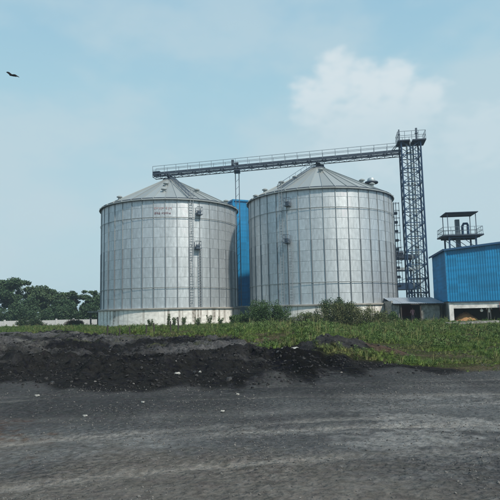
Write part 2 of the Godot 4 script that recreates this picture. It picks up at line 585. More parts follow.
	ladder(ld, on_wall(R, a2, fy, 0.24), on_wall(R, a2, split, 0.24), o2, 0.4)
	obj("wall_ladder", ld, M.stiff, t)
	for q in [[az_ladder + 0.075, split - 0.2], [az_ladder + 0.10, ey - 2.0]]:
		var pb := MB.new()
		var o3 := Vector3(sin(q[0]), 0, cos(q[0]))
		var bs := Basis(Vector3.UP.cross(o3), Vector3.UP, o3)
		pb.obox(Transform3D(bs, on_wall(R, q[0], q[1], 0.33)), Vector3(0.7, 0.08, 0.6))
		for s in [-1, 1]:
			for u in [0.1, 0.6]:
				var pp: Vector3 = on_wall(R, q[0], q[1], u) + bs.x * (0.32 * s)
				pb.bar(pp, pp + Vector3.UP * 0.9, 0.04, 0.04)
		for yy in [0.45, 0.9]:
			var pl: Vector3 = on_wall(R, q[0], q[1] + yy, 0.6)
			pb.bar(pl - bs.x * 0.32, pl + bs.x * 0.32, 0.04, 0.04)
			for s in [-1, 1]:
				pb.bar(pl + bs.x * 0.32 * s, pl + bs.x * 0.32 * s - o3 * 0.5, 0.04, 0.04)
		pb.obox(Transform3D(bs, on_wall(R, q[0], q[1] + 0.3, 0.3)), Vector3(0.4, 0.4, 0.3))
		obj("rest_platform", pb, M.mid_steel, t)
	if lettering:
		var lt := MB.new()
		var l2 := MB.new()
		var g := RandomNumberGenerator.new(); g.seed = 4
		for row in 2:
			var yy := ey - 1.35 - row * 0.62
			var a := az_ladder - 0.50 + row * 0.012
			var count := 9 if row == 0 else 8
			for i in count:
				var wd := g.randf_range(0.10, 0.2)
				for s in 3:
					var aa := a + g.randf_range(0, wd) / R
					var yt := yy + g.randf_range(-0.02, 0.12)
					var tgt := lt if row == 0 else l2
					var hh := g.randf_range(0.18, 0.34)
					var vert := g.randf() < 0.6
					var o4 := Vector3(sin(aa), 0, cos(aa))
					var b4 := Basis(Vector3.UP.cross(o4), Vector3.UP, o4)
					tgt.obox(Transform3D(b4, on_wall(R, aa, yt, 0.034)), Vector3(0.055 if vert else wd, hh if vert else 0.06, 0.006))
				a += (wd + 0.085) / R
		obj("painted_lettering", lt, M.faded_red, t)
		obj("painted_lettering", l2, M.red_paint, t)
	if cage_az != 0.0:
		var cg := MB.new()
		var o5 := Vector3(sin(cage_az), 0, cos(cage_az))
		ladder(cg, on_wall(R, cage_az, fy, 0.2), on_wall(R, cage_az, ey - 0.6, 0.2), o5, 0.5, true)
		obj("caged_ladder", cg, M.dark_steel, t)
		for k in 9:
			var yy := ey - 2.0 - k * 1.15
			var pb := MB.new()
			var bs := Basis(Vector3.UP.cross(o5), Vector3.UP, o5)
			pb.obox(Transform3D(bs, on_wall(R, cage_az, yy, 0.42)), Vector3(0.5, 0.28, 0.4))
			obj("junction_box", pb, M.dark_steel, t)
	return t

# ------------------------------------------------------------------ steelwork
func rail_run(parent: Node, pts: Array, hgt: float, mt: Material, base: Vector3, step := 1.2, called := "handrail_post"):
	var rb := MB.new()
	for i in pts.size() - 1:
		var a: Vector3 = pts[i]
		var b: Vector3 = pts[i + 1]
		for yy in [hgt * 0.5, hgt]:
			rb.bar(a + Vector3.UP * yy, b + Vector3.UP * yy, 0.045, 0.045)
		var k := int(ceil((b - a).length() / step))
		for j in k + (1 if i == pts.size() - 2 else 0):
			var p := a.lerp(b, j / float(k))
			var pb := MB.new()
			pb.bar(p - Vector3.UP * 0.05, p + Vector3.UP * (hgt + 0.02), 0.05, 0.05)
			obj(called, pb, mt, parent, base)
	obj("handrail", rb, mt, parent, base)

func gallery(p0: Vector3, p1: Vector3):
	var base := Vector3(p0.x, p0.y, p0.z)
	var t := thing("conveyor_gallery", "long dark steel conveyor bridge with handrails above both silo roofs", "conveyor", base)
	var d := (p1 - p0)
	var l := d.length()
	var u := d / l
	var sd := u.cross(Vector3.UP).normalized()
	var b := MB.new()
	b.bar(p0 + sd * 0.18 + Vector3.UP * 0.27, p1 + sd * 0.18 + Vector3.UP * 0.27, 0.42, 0.2)
	obj("conveyor_trough", b, M.dark_steel, t, base)
	b = MB.new()
	b.bar(p0 + sd * 0.52 + Vector3.UP * 0.13, p1 + sd * 0.52 + Vector3.UP * 0.13, 0.5, 0.05)
	b.bar(p0 - sd * 0.36 + Vector3.UP * 0.13, p1 - sd * 0.36 + Vector3.UP * 0.13, 0.5, 0.05)
	obj("walkway", b, M.mid_steel, t, base)
	b = MB.new()
	for s in [-0.62, 0.72]:
		for yy in [0.06, -0.28]:
			b.bar(p0 + sd * s + Vector3.UP * yy, p1 + sd * s + Vector3.UP * yy, 0.09, 0.08 if yy < 0 else 0.12)
	obj("chord", b, M.dark_steel, t, base)
	b = MB.new()
	var n := 34
	for i in n:
		var a := p0 + u * (l * i / n)
		var c := p0 + u * (l * (i + 1) / n)
		for s in [-0.62, 0.72]:
			b.bar(a + sd * s, a + sd * s - Vector3.UP * 0.28, 0.05, 0.05)
			if i % 2 == 0: b.bar(a + sd * s, c + sd * s - Vector3.UP * 0.28, 0.05, 0.05)
			else: b.bar(a + sd * s - Vector3.UP * 0.28, c + sd * s, 0.05, 0.05)
		b.bar(a + sd * -0.62 - Vector3.UP * 0.28, a + sd * 0.72 - Vector3.UP * 0.28, 0.05, 0.05)
	obj("truss_bracing", b, M.mid_steel, t, base)
	for s in [-0.60, 0.70]:
		rail_run(t, [p0 + sd * s + Vector3.UP * 0.15, p1 + sd * s + Vector3.UP * 0.15], 1.05, M.rail, base, 1.65)
	# end drive box
	b = MB.new()
	b.bar(p0 - u * 0.1 + sd * 0.18 + Vector3.UP * 0.28, p0 + u * 0.9 + sd * 0.18 + Vector3.UP * 0.28, 0.7, 0.55)
	obj("tail_box", b, M.dark_steel, t, base)
	# motor housing standing up beside the deck above the trestle
	var pm := p0 + u * (l * 0.335)
	b = MB.new()
	b.box(pm + Vector3.UP * 0.85 + sd * 0.1, Vector3(0.35, 0.7, 0.35))
	b.tube([pm + Vector3(0.2, 0.75, 0), pm + Vector3(0.75, 0.75, -0.05)], [0.16, 0.16], 10)
	obj("drive_motor", b, M.dark_steel, t, base)
	# strut to the tower
	b = MB.new()
	b.bar(p1 - u * 1.3 + sd * 0.72 + Vector3.UP * 0.1, p1 + sd * 0.72 + Vector3.UP * 1.45, 0.08, 0.08)
	b.bar(p1 - u * 1.3 - sd * 0.62 + Vector3.UP * 0.1, p1 - sd * 0.62 + Vector3.UP * 1.45, 0.08, 0.08)
	obj("strut", b, M.dark_steel, t, base)

func tower(ctr: Vector3, top: float):
	var t := thing("elevator_tower", "tall dark lattice steel tower beside the silo carrying the conveyor bridge", "tower", ctr, deg_to_rad(-9.0))
	var w := 1.18
	var H := top - ctr.y
	var cs := [Vector3(-w, 0, w), Vector3(w, 0, w), Vector3(w, 0, -w), Vector3(-w, 0, -w)]
	for c in cs:
		var b := MB.new()
		b.box(c + Vector3(0, H * 0.5, 0), Vector3(0.2, H, 0.06))
		b.box(c + Vector3(0, H * 0.5, 0), Vector3(0.05, H - 0.01, 0.2))
		obj("leg", b, M.navy_steel, t)
		b = MB.new()
		b.box(c + Vector3(0, 0.0, 0), Vector3(0.4, 0.3, 0.4))
		obj("footing", b, M.concrete, t)
	var nb := 13
	var bh := H / nb
	for i in nb:
		for k in 4:
			var a: Vector3 = cs[k] + Vector3.UP * (bh * i)
			var c: Vector3 = cs[(k + 1) % 4] + Vector3.UP * (bh * i)
			var b := MB.new()
			if i > 0:
				b.bar(a, c, 0.09, 0.1)
				obj("horizontal_brace", b, M.navy_steel, t)
			b = MB.new()
			b.bar(a, c + Vector3.UP * bh, 0.07, 0.07)
			obj("diagonal_brace", b, M.navy_steel, t)
			if k % 2 == 0:
				b = MB.new()
				b.bar(c, a + Vector3.UP * bh, 0.07, 0.07)
				obj("diagonal_brace", b, M.navy_steel, t)
			# gusset plate at the joint
			b = MB.new()
			b.box(a + (c - a) * 0.06 , Vector3(0.26, 0.34, 0.26) * 0.8)
			obj("gusset", b, M.navy_steel, t)
	# bucket elevator trunks
	for q in [[-0.42, 0.25], [0.02, 0.25], [0.42, -0.4]]:
		var b := MB.new()
		b.box(Vector3(q[0], H * 0.5 + 0.2, q[1]), Vector3(0.18, H + 0.2, 0.3))
		var tr := obj("elevator_trunk", b, M.trunk_mid, t)
		b = MB.new()
		for k in 11:
			b.box(Vector3(q[0], 1.2 + k * 2.0, q[1]), Vector3(0.28, 0.08, 0.4))
		obj("flange", b, M.dark_steel, tr)
	# ladder inside
	var lb := MB.new()
	ladder(lb, Vector3(0.75, 0, 0.9), Vector3(0.75, H, 0.9), Vector3(0, 0, 1), 0.4)
	obj("ladder", lb, M.mid_steel, t)
	# top platform
	var pb := MB.new()
	pb.box(Vector3(-0.86, H + 0.08, 0.1), Vector3(1.5, 0.16, 2.7))
	pb.box(Vector3(1.03, H + 0.08, 0.1), Vector3(1.66, 0.16, 2.7))
	pb.box(Vector3(0.045, H + 0.1, -0.5), Vector3(0.31, 0.12, 1.5))
	obj("top_platform", pb, M.dark_steel, t)
	rail_run(t, [Vector3(-1.58, H + 0.16, 1.4), Vector3(1.82, H + 0.16, 1.4), Vector3(1.82, H + 0.16, -1.2), Vector3(-1.58, H + 0.16, -1.2), Vector3(-1.58, H + 0.16, 1.4)], 1.1, M.rail, Vector3.ZERO, 1.0)
	for q in [[-1.3, 0.16, 1.7], [0.85, 0.24, 1.75]]:
		var b := MB.new()
		b.box(Vector3(q[0], H + 0.16 + q[2] * 0.5, 0.3), Vector3(q[1], q[2], q[1]))
		b.box(Vector3(q[0], H + 0.16 + q[2] * 0.62, 0.3), Vector3(q[1] * 1.5, 0.12, q[1] * 1.5))
		obj("mast", b, M.mid_steel, t)

func trestle(p: Vector3, top: float):
	var base := Vector3(p.x, 2.8, p.z)
	var t := thing("conveyor_trestle", "slim two-legged steel trestle under the conveyor bridge between the silos", "trestle", base)
	var b := MB.new()
	b.box(Vector3(-0.05, 0.08, 0), Vector3(2.3, 0.16, 0.3))
	obj("cross_beam", b, M.concrete, t)
	for s in [-0.24, 0.24]:
		b = MB.new()
		b.box(Vector3(s, (top - 2.8 + 0.16) * 0.5, 0), Vector3(0.11, top - 2.8 - 0.16, 0.13))
		obj("leg", b, M.mid_steel, t)
	b = MB.new()
	var k := 0.6
	while k < top - 3.9:
		b.bar(Vector3(-0.24, k, 0), Vector3(0.24, k + 0.5, 0), 0.035, 0.035)
		k += 1.0
	obj("bracing", b, M.mid_steel, t)
	b = MB.new()
	b.box(Vector3(0, top - 2.8 - 0.06, 0), Vector3(0.8, 0.14, 1.9))
	obj("head_beam", b, M.dark_steel, t)

func rib_sheet(p: Vector3, dir: Vector3, out: Vector3, w: float, y0: float, yl: float, yr: float) -> ArrayMesh:
	var b := MB.new()
	var prof := []
	var k := 4
	for i in k:
		var u0 := w * i / k
		prof.append_array([[u0, 0.0], [u0 + w * 0.14, 0.0], [u0 + w * 0.165, 0.035], [u0 + w * 0.215, 0.035]])
	prof.append([w, 0.0])
	for i in prof.size() - 1:
		var a: Array = prof[i]
		var c: Array = prof[i + 1]
		var A: Vector3 = p + dir * a[0] + out * a[1]
		var C: Vector3 = p + dir * c[0] + out * c[1]
		var nn: Vector3 = (out * (c[0] - a[0]) - dir * (c[1] - a[1])).normalized()
		var ya := lerpf(yl, yr, a[0] / w)
		var yc := lerpf(yl, yr, c[0] / w)
		b.quad(Vector3(A.x, y0, A.z), Vector3(C.x, y0, C.z), Vector3(C.x, yc, C.z), Vector3(A.x, ya, A.z), nn, 0.25, yl - y0)
	return b.mesh()

func clad(parent: Node, c0: Vector3, dir: Vector3, out: Vector3, length: float, ys: Callable, y0: float, rows: int, base: Vector3, called := "wall_sheet"):
	var n := int(round(length / 1.0))
	var w := length / n
	for i in n:
		for j in rows:
			var tl: float = ys.call(i * w)
			var tr: float = ys.call((i + 1) * w)
			var a := j / float(rows)
			var c := (j + 1) / float(rows)
			var p := c0 - base + dir * (i * w) + out * (0.012 * (rows - j) + 0.004 * (i % 2))
			var yb := lerpf(y0, (tl + tr) * 0.5, a) - (0.06 if j > 0 else 0.0)
			var L := lerpf(y0, tl, c)
			var Rr := lerpf(y0, tr, c)
			inst(called, rib_sheet(p, dir, out, w, yb - base.y, L - base.y, Rr - base.y), M.blue[rng.randi() % 4], parent)

func blue_building():
	var C := Vector3(20.72, 0, -60.0)
	var phi := deg_to_rad(8.0)
	var dr := Vector3(cos(phi), 0, sin(phi))       # along the gable front
	var dl := Vector3(sin(phi), 0, -cos(phi))      # along the side wall
	var W := 16.0
	var L := 8.4
	var base := Vector3(C.x, 0.5, C.z)
	var t := thing("blue_shed", "bright blue sheet-clad store raised on white concrete columns", "building", base)
	var y0 := 2.72
	var ye := 8.12
	var gab := func(s: float) -> float: return ye + (s if s < 8.0 else 16.0 - s) * 0.10
	var flat := func(_s: float) -> float: return ye
	clad(t, C, dr, -dl, W, gab, y0, 6, base)
	clad(t, C + dl * L, -dl, -dr, L, flat, y0, 4, base)
	clad(t, C + dr * W, dl, dr, L, flat, y0, 1, base)
	clad(t, C + dr * W + dl * L, -dr, dl, W, gab, y0, 1, base)
	# trims
	var b := MB.new()
	b.bar(C - dl * 0.075 - dr * 0.075 + Vector3.UP * y0, C - dl * 0.075 - dr * 0.075 + Vector3.UP * ye, 0.16, 0.16)
	obj("corner_trim", b, M.blue[1], t, base)
	# two roof slopes with overhang
	for s in 2:
		var r := MB.new()
		var a0 := C + Vector3.UP * (ye - 0.03) - dr * 0.3 if s == 0 else C + dr * (W + 0.3) + Vector3.UP * (ye - 0.03)
		var a1 := C + dr * 8.0 + Vector3.UP * (ye + 0.8)
		for q in [0.0, 0.05]:
			var u: Vector3 = Vector3.UP * (0.05 + q)
			r.quad(a0 - dl * 0.3 + u, a1 - dl * 0.3 + u, a1 + dl * (L + 0.3) + u, a0 + dl * (L + 0.3) + u, Vector3.UP if q > 0 else Vector3.DOWN, 8, 8)
		for e in [-0.3, L + 0.3]:
			var o: Vector3 = dl * e
			r.quad(a0 + o + Vector3.UP * 0.05, a1 + o + Vector3.UP * 0.05, a1 + o + Vector3.UP * 0.1, a0 + o + Vector3.UP * 0.1, -dl if e < 0 else dl)
		obj("roof_slope", r, M.blue_roof, t, base)
	b = MB.new()
	b.bar(C - dl * 0.3 - dr * 0.3 + Vector3.UP * (ye - 0.0), C - dl * 0.3 + dr * 8.0 + Vector3.UP * (ye + 0.83), 0.05, 0.2)
	b.bar(C - dl * 0.3 - dr * 0.33 + Vector3.UP * (ye + 0.02), C + dl * (L + 0.3) - dr * 0.33 + Vector3.UP * (ye + 0.02), 0.05, 0.2)
	obj("roof_edge_trim", b, M.blue_dark, t, base)
	# dark strip below the cladding, coloured as the shadow under its overhang
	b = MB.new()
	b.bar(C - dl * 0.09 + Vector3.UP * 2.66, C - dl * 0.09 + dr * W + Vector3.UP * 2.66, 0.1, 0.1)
	obj("overhang_shade_strip", b, M.blue_dark, t, base)
	# concrete frame
	var ri := dr
	var ins := dl * 0.2
	b = MB.new()
	b.bar(C + ins + ri * 0.45 + Vector3.UP * 2.29, C + ins + dr * W + Vector3.UP * 2.29, 0.36, 0.64)
	obj("front_beam", b, M.white_concrete, t, base)
	b = MB.new()
	b.bar(C + ri * 0.22 + dl * 0.45 + Vector3.UP * 2.29, C + ri * 0.22 + dl * L + Vector3.UP * 2.29, 0.36, 0.64)
	obj("side_beam", b, M.white_concrete, t, base)
	for k in 4:
		b = MB.new()
		var cp := C + ins + dr * (0.22 + k * 5.2)
		b.obox(Transform3D(Basis(dr, Vector3.UP, -dl), cp + Vector3.UP * 1.42), Vector3(0.44, 2.4, 0.42))
		obj("column", b, M.white_concrete, t, base)
	# floor slab, ceiling and closed rear walls
	b = MB.new()
	var mid := C + dr * (W * 0.5) + dl * (L * 0.5)
	var bs := Basis(dr, Vector3.UP, -dl)
	b.obox(Transform3D(bs, mid + Vector3.UP * 0.42), Vector3(W + 0.2, 0.5, L + 0.6))
	obj("plinth", b, M.concrete, t, base)
	b = MB.new()
	b.obox(Transform3D(bs, mid + Vector3.UP * 2.68), Vector3(W - 0.3, 0.12, L - 0.3))
	obj("ceiling_slab", b, M.concrete, t, base)
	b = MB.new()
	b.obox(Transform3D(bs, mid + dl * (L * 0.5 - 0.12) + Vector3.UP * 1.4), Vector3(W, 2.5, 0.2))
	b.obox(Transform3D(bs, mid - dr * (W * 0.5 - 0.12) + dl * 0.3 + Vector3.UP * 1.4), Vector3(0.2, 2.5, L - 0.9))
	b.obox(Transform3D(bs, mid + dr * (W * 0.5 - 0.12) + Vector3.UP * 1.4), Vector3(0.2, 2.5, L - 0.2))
	obj("rear_wall", b, M.plaster_wall, t, base)
	# low block kerb wall in front
	b = MB.new()
	b.obox(Transform3D(bs, C + dr * 4.4 - dl * 1.0 + Vector3.UP * 0.47), Vector3(6.4, 0.4, 0.5))
	var kw := obj("low_kerb_wall", b, M.old_concrete, self, C + dr * 4.4 - dl * 1.0 + Vector3.UP * 0.3)
	tag(kw, "low grey concrete kerb in front of the open store", "kerb")
	# loose grain or clay heap inside
	var hp := heap_mesh(1.35, 0.95, 3)
	var ho := inst("spoil_heap", hp, M.heap)
	ho.position = C + dr * 1.85 + dl * 1.45 + Vector3.UP * 0.66
	tag(ho, "orange-brown loose heap under the blue store beside white column", "heap")
	hp = heap_mesh(1.1, 0.7, 8)
	ho = inst("spoil_heap", hp, M.heap_dark)
	ho.position = C + dr * 2.9 + dl * 3.4 + Vector3.UP * 0.66
	tag(ho, "dark brown loose heap behind the orange heap under blue store", "heap")
	# hanging white bundle
	var hb := MB.new()
	hb.lathe([Vector2(0.0, -0.17), Vector2(0.12, -0.13), Vector2(0.17, 0.0), Vector2(0.13, 0.1), Vector2(0.04, 0.16), Vector2(0.03, 0.22), Vector2(0.0, 0.24)], 12)
	hb.tube([Vector3(0, 0.22, 0), Vector3(0, 0.93, 0)], [0.012, 0.012], 5)
	var bo := obj("hanging_bundle", hb, M.white_cloth)
	bo.position = C + dr * 3.33 + dl * 0.5 + Vector3.UP * 1.72
	tag(bo, "small white bundle hanging in the dark opening under blue store", "bundle")
	# red sheet panel at the beam
	b = MB.new()
	var rp := C + dr * 5.75 - dl * 0.12 + Vector3.UP * 1.85
	b.obox(Transform3D(bs, rp), Vector3(1.5, 1.25, 0.05))
	for k in 4: b.obox(Transform3D(bs, rp - dl * 0.03 + dr * (-0.6 + 0.4 * k)), Vector3(0.06, 1.24, 0.04))
	var ro := obj("red_panel", b, M.red_sheet, self, rp - Vector3.UP * 0.62)
	tag(ro, "faded red sheet panel fixed against the white beam of store", "panel")
	return [C, dr, dl]

func heap_mesh(r: float, h: float, sd: int) -> ArrayMesh:
	var b := MB.new()
	var f := FastNoiseLite.new(); f.seed = sd; f.frequency = 1.6
	var nr := 10
	var na := 28
	for i in nr + 1:
		for k in na + 1:
			var a := TAU * (k % na) / na
			var q := i / float(nr)
			var p := Vector3(cos(a), 0, sin(a)) * (r * q * (1.0 + 0.18 * f.get_noise_2d(cos(a) * 2, sin(a) * 2)))
			p.y = h * pow(1.0 - q, 0.8) * (1.0 + 0.5 * f.get_noise_2d(p.x * 2, p.z * 2)) + 0.12 * f.get_noise_2d(p.x * 6, p.z * 6) * (1.0 - q) - 0.02
			b.vert(p, Vector3(p.x * h / r, 0.8, p.z * h / r).normalized(), Vector2(p.x, p.z))
	for i in nr:
		for k in na:
			var a := i * (na + 1) + k
			b.tri_i(a, a + 1, a + na + 2); b.tri_i(a, a + na + 2, a + na + 1)
	return b.mesh()

func lean_to(C: Vector3):
	var base := Vector3(17.9, 0.5, -64.0)
	var t := thing("lean_to_shed", "low open shed with pale tin roof beside the silo", "shed", base)
	# tin roof sheets, sloping to the front
	var x0 := 15.35
	var n := 6
	for i in n:
		var b := MB.new()
		var xa := x0 + i * 0.93
		for k in 8:
			var u0 := xa + 0.95 * k / 8.0
			var u1 := xa + 0.95 * (k + 1) / 8.0
			var h0 := 0.025 * (k % 2)
			var h1 := 0.025 * ((k + 1) % 2)
			var lift := 0.012 * (i % 2) - 0.012 * (u0 - x0)
			var dz := 0.10 * sin(i * 2.1) 
			b.quad(Vector3(u0, 2.62 + h0 + lift, -61.6 + dz), Vector3(u1, 2.62 + h1 + lift, -61.6 + dz), Vector3(u1, 3.4 + h1 + lift, -66.4), Vector3(u0, 3.4 + h0 + lift, -66.4), Vector3((h0 - h1) * 5.0, 1, 0.16).normalized(), 0.1, 4)
		obj("roof_sheet", b, M.tin[i % 3], t, base)
	var b := MB.new()
	b.bar(Vector3(x0, 2.55, -61.75), Vector3(x0 + 5.4, 2.49, -61.75), 0.08, 0.1)
	b.bar(Vector3(x0, 3.3, -66.2), Vector3(x0 + 5.4, 3.24, -66.2), 0.08, 0.1)
	obj("purlin", b, M.old_wood, t, base)
	b = MB.new()
	b.box(Vector3(15.75, 1.5, -62.3), Vector3(0.62, 2.0, 0.25))
	b.box(Vector3(15.35, 1.7, -64.5), Vector3(0.18, 2.5, 4.2))
	obj("left_wall", b, M.old_concrete, t, base)
	b = MB.new()
	b.box(Vector3(19.35, 1.48, -62.2), Vector3(2.1, 1.98, 0.22))
	obj("block_wall", b, M.block, t, base)
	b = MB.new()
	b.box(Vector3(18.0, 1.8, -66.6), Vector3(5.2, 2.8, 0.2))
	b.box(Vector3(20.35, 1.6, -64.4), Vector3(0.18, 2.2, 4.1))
	obj("rear_wall", b, M.plaster_wall, t, base)
	for x in [16.15, 18.25, 20.5]:
		b = MB.new()
		b.box(Vector3(x, 1.45, -61.85), Vector3(0.13, 2.1, 0.13))
		obj("post", b, M.old_wood, t, base)
	# dark red cloth hanging inside
	b = MB.new()
	for k in 6:
		b.quad(Vector3(17.0 + k * 0.2, 1.25, -64.9 + 0.05 * (k % 2)), Vector3(17.2 + k * 0.2, 1.25, -64.9 + 0.05 * ((k + 1) % 2)), Vector3(17.2 + k * 0.2, 2.55, -64.9 + 0.05 * ((k + 1) % 2)), Vector3(17.0 + k * 0.2, 2.55, -64.9 + 0.05 * (k % 2)), Vector3(0, 0, 1))
	var cl := MB.new()
	cl.bar(Vector3(15.4, 2.56, -64.9), Vector3(20.3, 2.56, -64.9), 0.03, 0.03)
	obj("line", cl, M.dark_steel, t, base)
	var co := obj("hanging_cloth", b, M.red_cloth, self, Vector3(17.5, 1.25, -64.9))
	tag(co, "dark red cloth hanging in the shade of the tin-roofed shed", "cloth")

func frame_platform():
	# dark steel working platform between silo and tower
	var c := Vector3(20.6, 0.5, -78.5)
	var t := thing("steel_platform", "dark steel working platform with beams between the silo and lattice tower", "platform", c)
	var hw := 1.9
	for s in [[-1, 1], [1, 1], [1, -1], [-1, -1]]:
		var b := MB.new()
		b.box(Vector3(s[0] * hw, 4.4, s[1] * 1.4), Vector3(0.22, 8.9, 0.22))
		obj("leg", b, M.navy_steel, t)
	for q in [[8.75, 0.5, M.dark_steel, 1.0], [7.05, 0.34, M.trunk, 1.0], [4.7, 0.9, M.navy_steel, 1.0]]:
		var b := MB.new()
		b.box(Vector3(0, q[0], 0), Vector3(hw * 2.0 + 0.5, q[1], 3.1))
		obj("deck", b, q[2], t)
	for k in 3:
		var b := MB.new()
		b.bar(Vector3(-hw, 5.0 + k * 1.3, 1.45), Vector3(hw, 6.2 + k * 1.3, 1.45), 0.07, 0.07)
		obj("diagonal_brace", b, M.navy_steel, t)
	var b := MB.new()
	b.box(Vector3(-0.9, 9.3, 0.3), Vector3(0.9, 0.6, 0.8))
	b.tube([Vector3(-0.3, 9.3, 0.3), Vector3(0.5, 9.3, 0.3)], [0.28, 0.28], 10)
	obj("drive_motor", b, M.dark_steel, t)
	rail_run(t, [Vector3(-2.1, 9.0, 1.5), Vector3(2.1, 9.0, 1.5)], 1.0, M.navy_steel, Vector3.ZERO, 1.0)

func machine_tower():
	var c := Vector3(29.0, 0.5, -78.0)
	var t := thing("machinery_tower", "open steel machinery tower with flat roof rising behind the blue store", "tower", c, deg_to_rad(-6.0))
	var dk := 11.3
	var tp := 14.4
	for s in [[-1, 1], [1, 1], [1, -1], [-1, -1]]:
		var b := MB.new()
		b.box(Vector3(s[0] * 1.75, dk * 0.5, s[1] * 1.3), Vector3(0.2, dk, 0.2))
		obj("leg", b, M.navy_steel, t)
		b = MB.new()
		b.box(Vector3(s[0] * 1.85, (dk + tp) * 0.5, s[1] * 1.4), Vector3(0.09, tp - dk, 0.09))
		obj("roof_post", b, M.mid_steel, t)
	for k in 5:
		for s in [-1.0, 1.0]:
			for w in [-1.0, 1.0]:
				var b := MB.new()
				var y := dk - 0.2 - k * 1.5
				b.bar(Vector3(-1.75 if w > 0 else 0.0, y, 1.3 * s), Vector3(0.0 if w > 0 else 1.75, y - 1.4 * w, 1.3 * s) if w > 0 else Vector3(1.75, y - 1.4, 1.3 * s), 0.07, 0.07)
				obj("diagonal_brace", b, M.navy_steel, t)
			var b2 := MB.new()
			b2.bar(Vector3(-1.75, dk - 0.2 - k * 1.5, 1.3 * s), Vector3(1.75, dk - 0.2 - k * 1.5, 1.3 * s), 0.09, 0.09)
			obj("horizontal_brace", b2, M.navy_steel, t)
	var b := MB.new()
	b.box(Vector3(0, dk + 0.09, 0), Vector3(5.4, 0.18, 3.6))
	obj("deck", b, M.dark_steel, t)
	b = MB.new()
	b.box(Vector3(0, dk - 0.12, 1.2), Vector3(4.6, 0.22, 0.14))
	b.box(Vector3(0, dk - 0.12, -1.2), Vector3(4.6, 0.22, 0.14))
	obj("deck_beam", b, M.dark_steel, t)
	rail_run(t, [Vector3(-2.6, dk + 0.18, 1.7), Vector3(2.6, dk + 0.18, 1.7), Vector3(2.6, dk + 0.18, -1.7), Vector3(-2.6, dk + 0.18, -1.7), Vector3(-2.6, dk + 0.18, 1.7)], 1.05, M.rail, Vector3.ZERO, 1.05)
	b = MB.new()
	b.box(Vector3(0, tp + 0.12, 0), Vector3(4.3, 0.1, 3.5))
	b.box(Vector3(0, tp + 0.03, 1.4), Vector3(4.1, 0.1, 0.1))
	b.box(Vector3(0, tp + 0.03, -1.4), Vector3(4.1, 0.1, 0.1))
	obj("flat_roof", b, M.dark_steel, t)
	# machine heads
	b = MB.new()
	b.box(Vector3(-0.3, dk * 0.5 + 1.2, 0.1), Vector3(0.55, dk + 2.5, 0.5))
	obj("elevator_trunk", b, M.trunk_dark, t)
	b = MB.new()
	b.tube([Vector3(0.35, dk + 0.1, 0.2), Vector3(0.35, dk + 1.5, 0.2), Vector3(0.55, dk + 1.85, 0.2), Vector3(1.0, dk + 1.85, 0.2), Vector3(1.1, dk + 1.6, 0.2), Vector3(1.1, dk + 0.1, 0.2)], [0.17, 0.17, 0.17, 0.17, 0.17, 0.17], 10)
	obj("duct", b, M.navy_steel, t)

func blue_shaft():
	var C := Vector3(-2.35, 0, -85.0)
	var a := deg_to_rad(24.0)
	var dr := Vector3(cos(a), 0, -sin(a))
	var dl := Vector3(-sin(a), 0, -cos(a))
	var base := Vector3(C.x, 0.3, C.z)
	var t := thing("blue_tower_house", "tall blue sheet-clad tower standing behind the gap between both silos", "building", base)
	var flat := func(_s: float) -> float: return 19.0
	clad(t, C, dr, -dl, 6.0, flat, 0.3, 6, base)
	clad(t, C + dl * 6.0, -dl, -dr, 6.0, flat, 0.3, 6, base)
	clad(t, C + dr * 6.0, dl, dr, 6.0, flat, 0.3, 1, base)
	clad(t, C + dr * 6.0 + dl * 6.0, -dr, dl, 6.0, flat, 0.3, 1, base)
	var b := MB.new()
	b.bar(C - dr * 0.08 - dl * 0.08 + Vector3.UP * 0.3, C - dr * 0.08 - dl * 0.08 + Vector3.UP * 19.0, 0.2, 0.2)
	obj("corner_trim", b, M.blue[2], t, base)
	b = MB.new()
	b.obox(Transform3D(Basis(dr, Vector3.UP, -dl), C + dr * 3.0 + dl * 3.0 + Vector3.UP * 19.12), Vector3(6.4, 0.24, 6.4))
	obj("roof_edge", b, M.blue[3], t, base)
	b = MB.new()
	b.obox(Transform3D(Basis(dr, Vector3.UP, -dl), C + dr * 1.4 - dl * 0.12 + Vector3.UP * 1.7), Vector3(1.8, 2.8, 0.06))
	obj("door", b, M.trunk_mid, t, base)

func stack_vent():
	var p := Vector3(18.45, 0.5, -84.0)
	var t := thing("exhaust_stack", "thin pale pipe stack with dark brimmed cowl rising behind the silo roof", "stack", p)
	var b := MB.new()
	b.tube([Vector3(0, -0.3, 0), Vector3(0, 20.6, 0)], [0.3, 0.3], 14)
	obj("pipe", b, M.trunk, t)
	b = MB.new()
	b.lathe([Vector2(0.0, 20.55), Vector2(0.95, 20.5), Vector2(1.02, 20.6), Vector2(0.98, 20.75), Vector2(0.6, 20.85), Vector2(0.0, 20.86)], 24)
	obj("cowl_brim", b, M.dark_steel, t)
	b = MB.new()
	b.lathe([Vector2(0.62, 20.85), Vector2(0.6, 21.05), Vector2(0.48, 21.3), Vector2(0.25, 21.42), Vector2(0.0, 21.45)], 18)
	obj("cowl_dome", b, M.trunk, t)

# ------------------------------------------------------------------ plants
func leaf(b: MB, p: Vector3, s: float, g: RandomNumberGenerator, asp := 0.5, updir := 0.0):
	var n := Vector3(g.randfn(), g.randfn() + updir, g.randfn()).normalized()
	var x := n.cross(Vector3(g.randfn(), g.randfn(), g.randfn())).normalized()
	var y := n.cross(x)
	var nn := (n if n.y > 0 else -n)
	var i := b.vert(p - x * s, nn, Vector2(0, 0))
	b.vert(p + y * s * asp - x * s * 0.1, nn, Vector2(0, 1)); b.vert(p + x * s, nn, Vector2(1, 1)); b.vert(p - y * s * asp, nn, Vector2(1, 0))
	b.tri_i(i, i + 1, i + 2); b.tri_i(i, i + 2, i + 3)

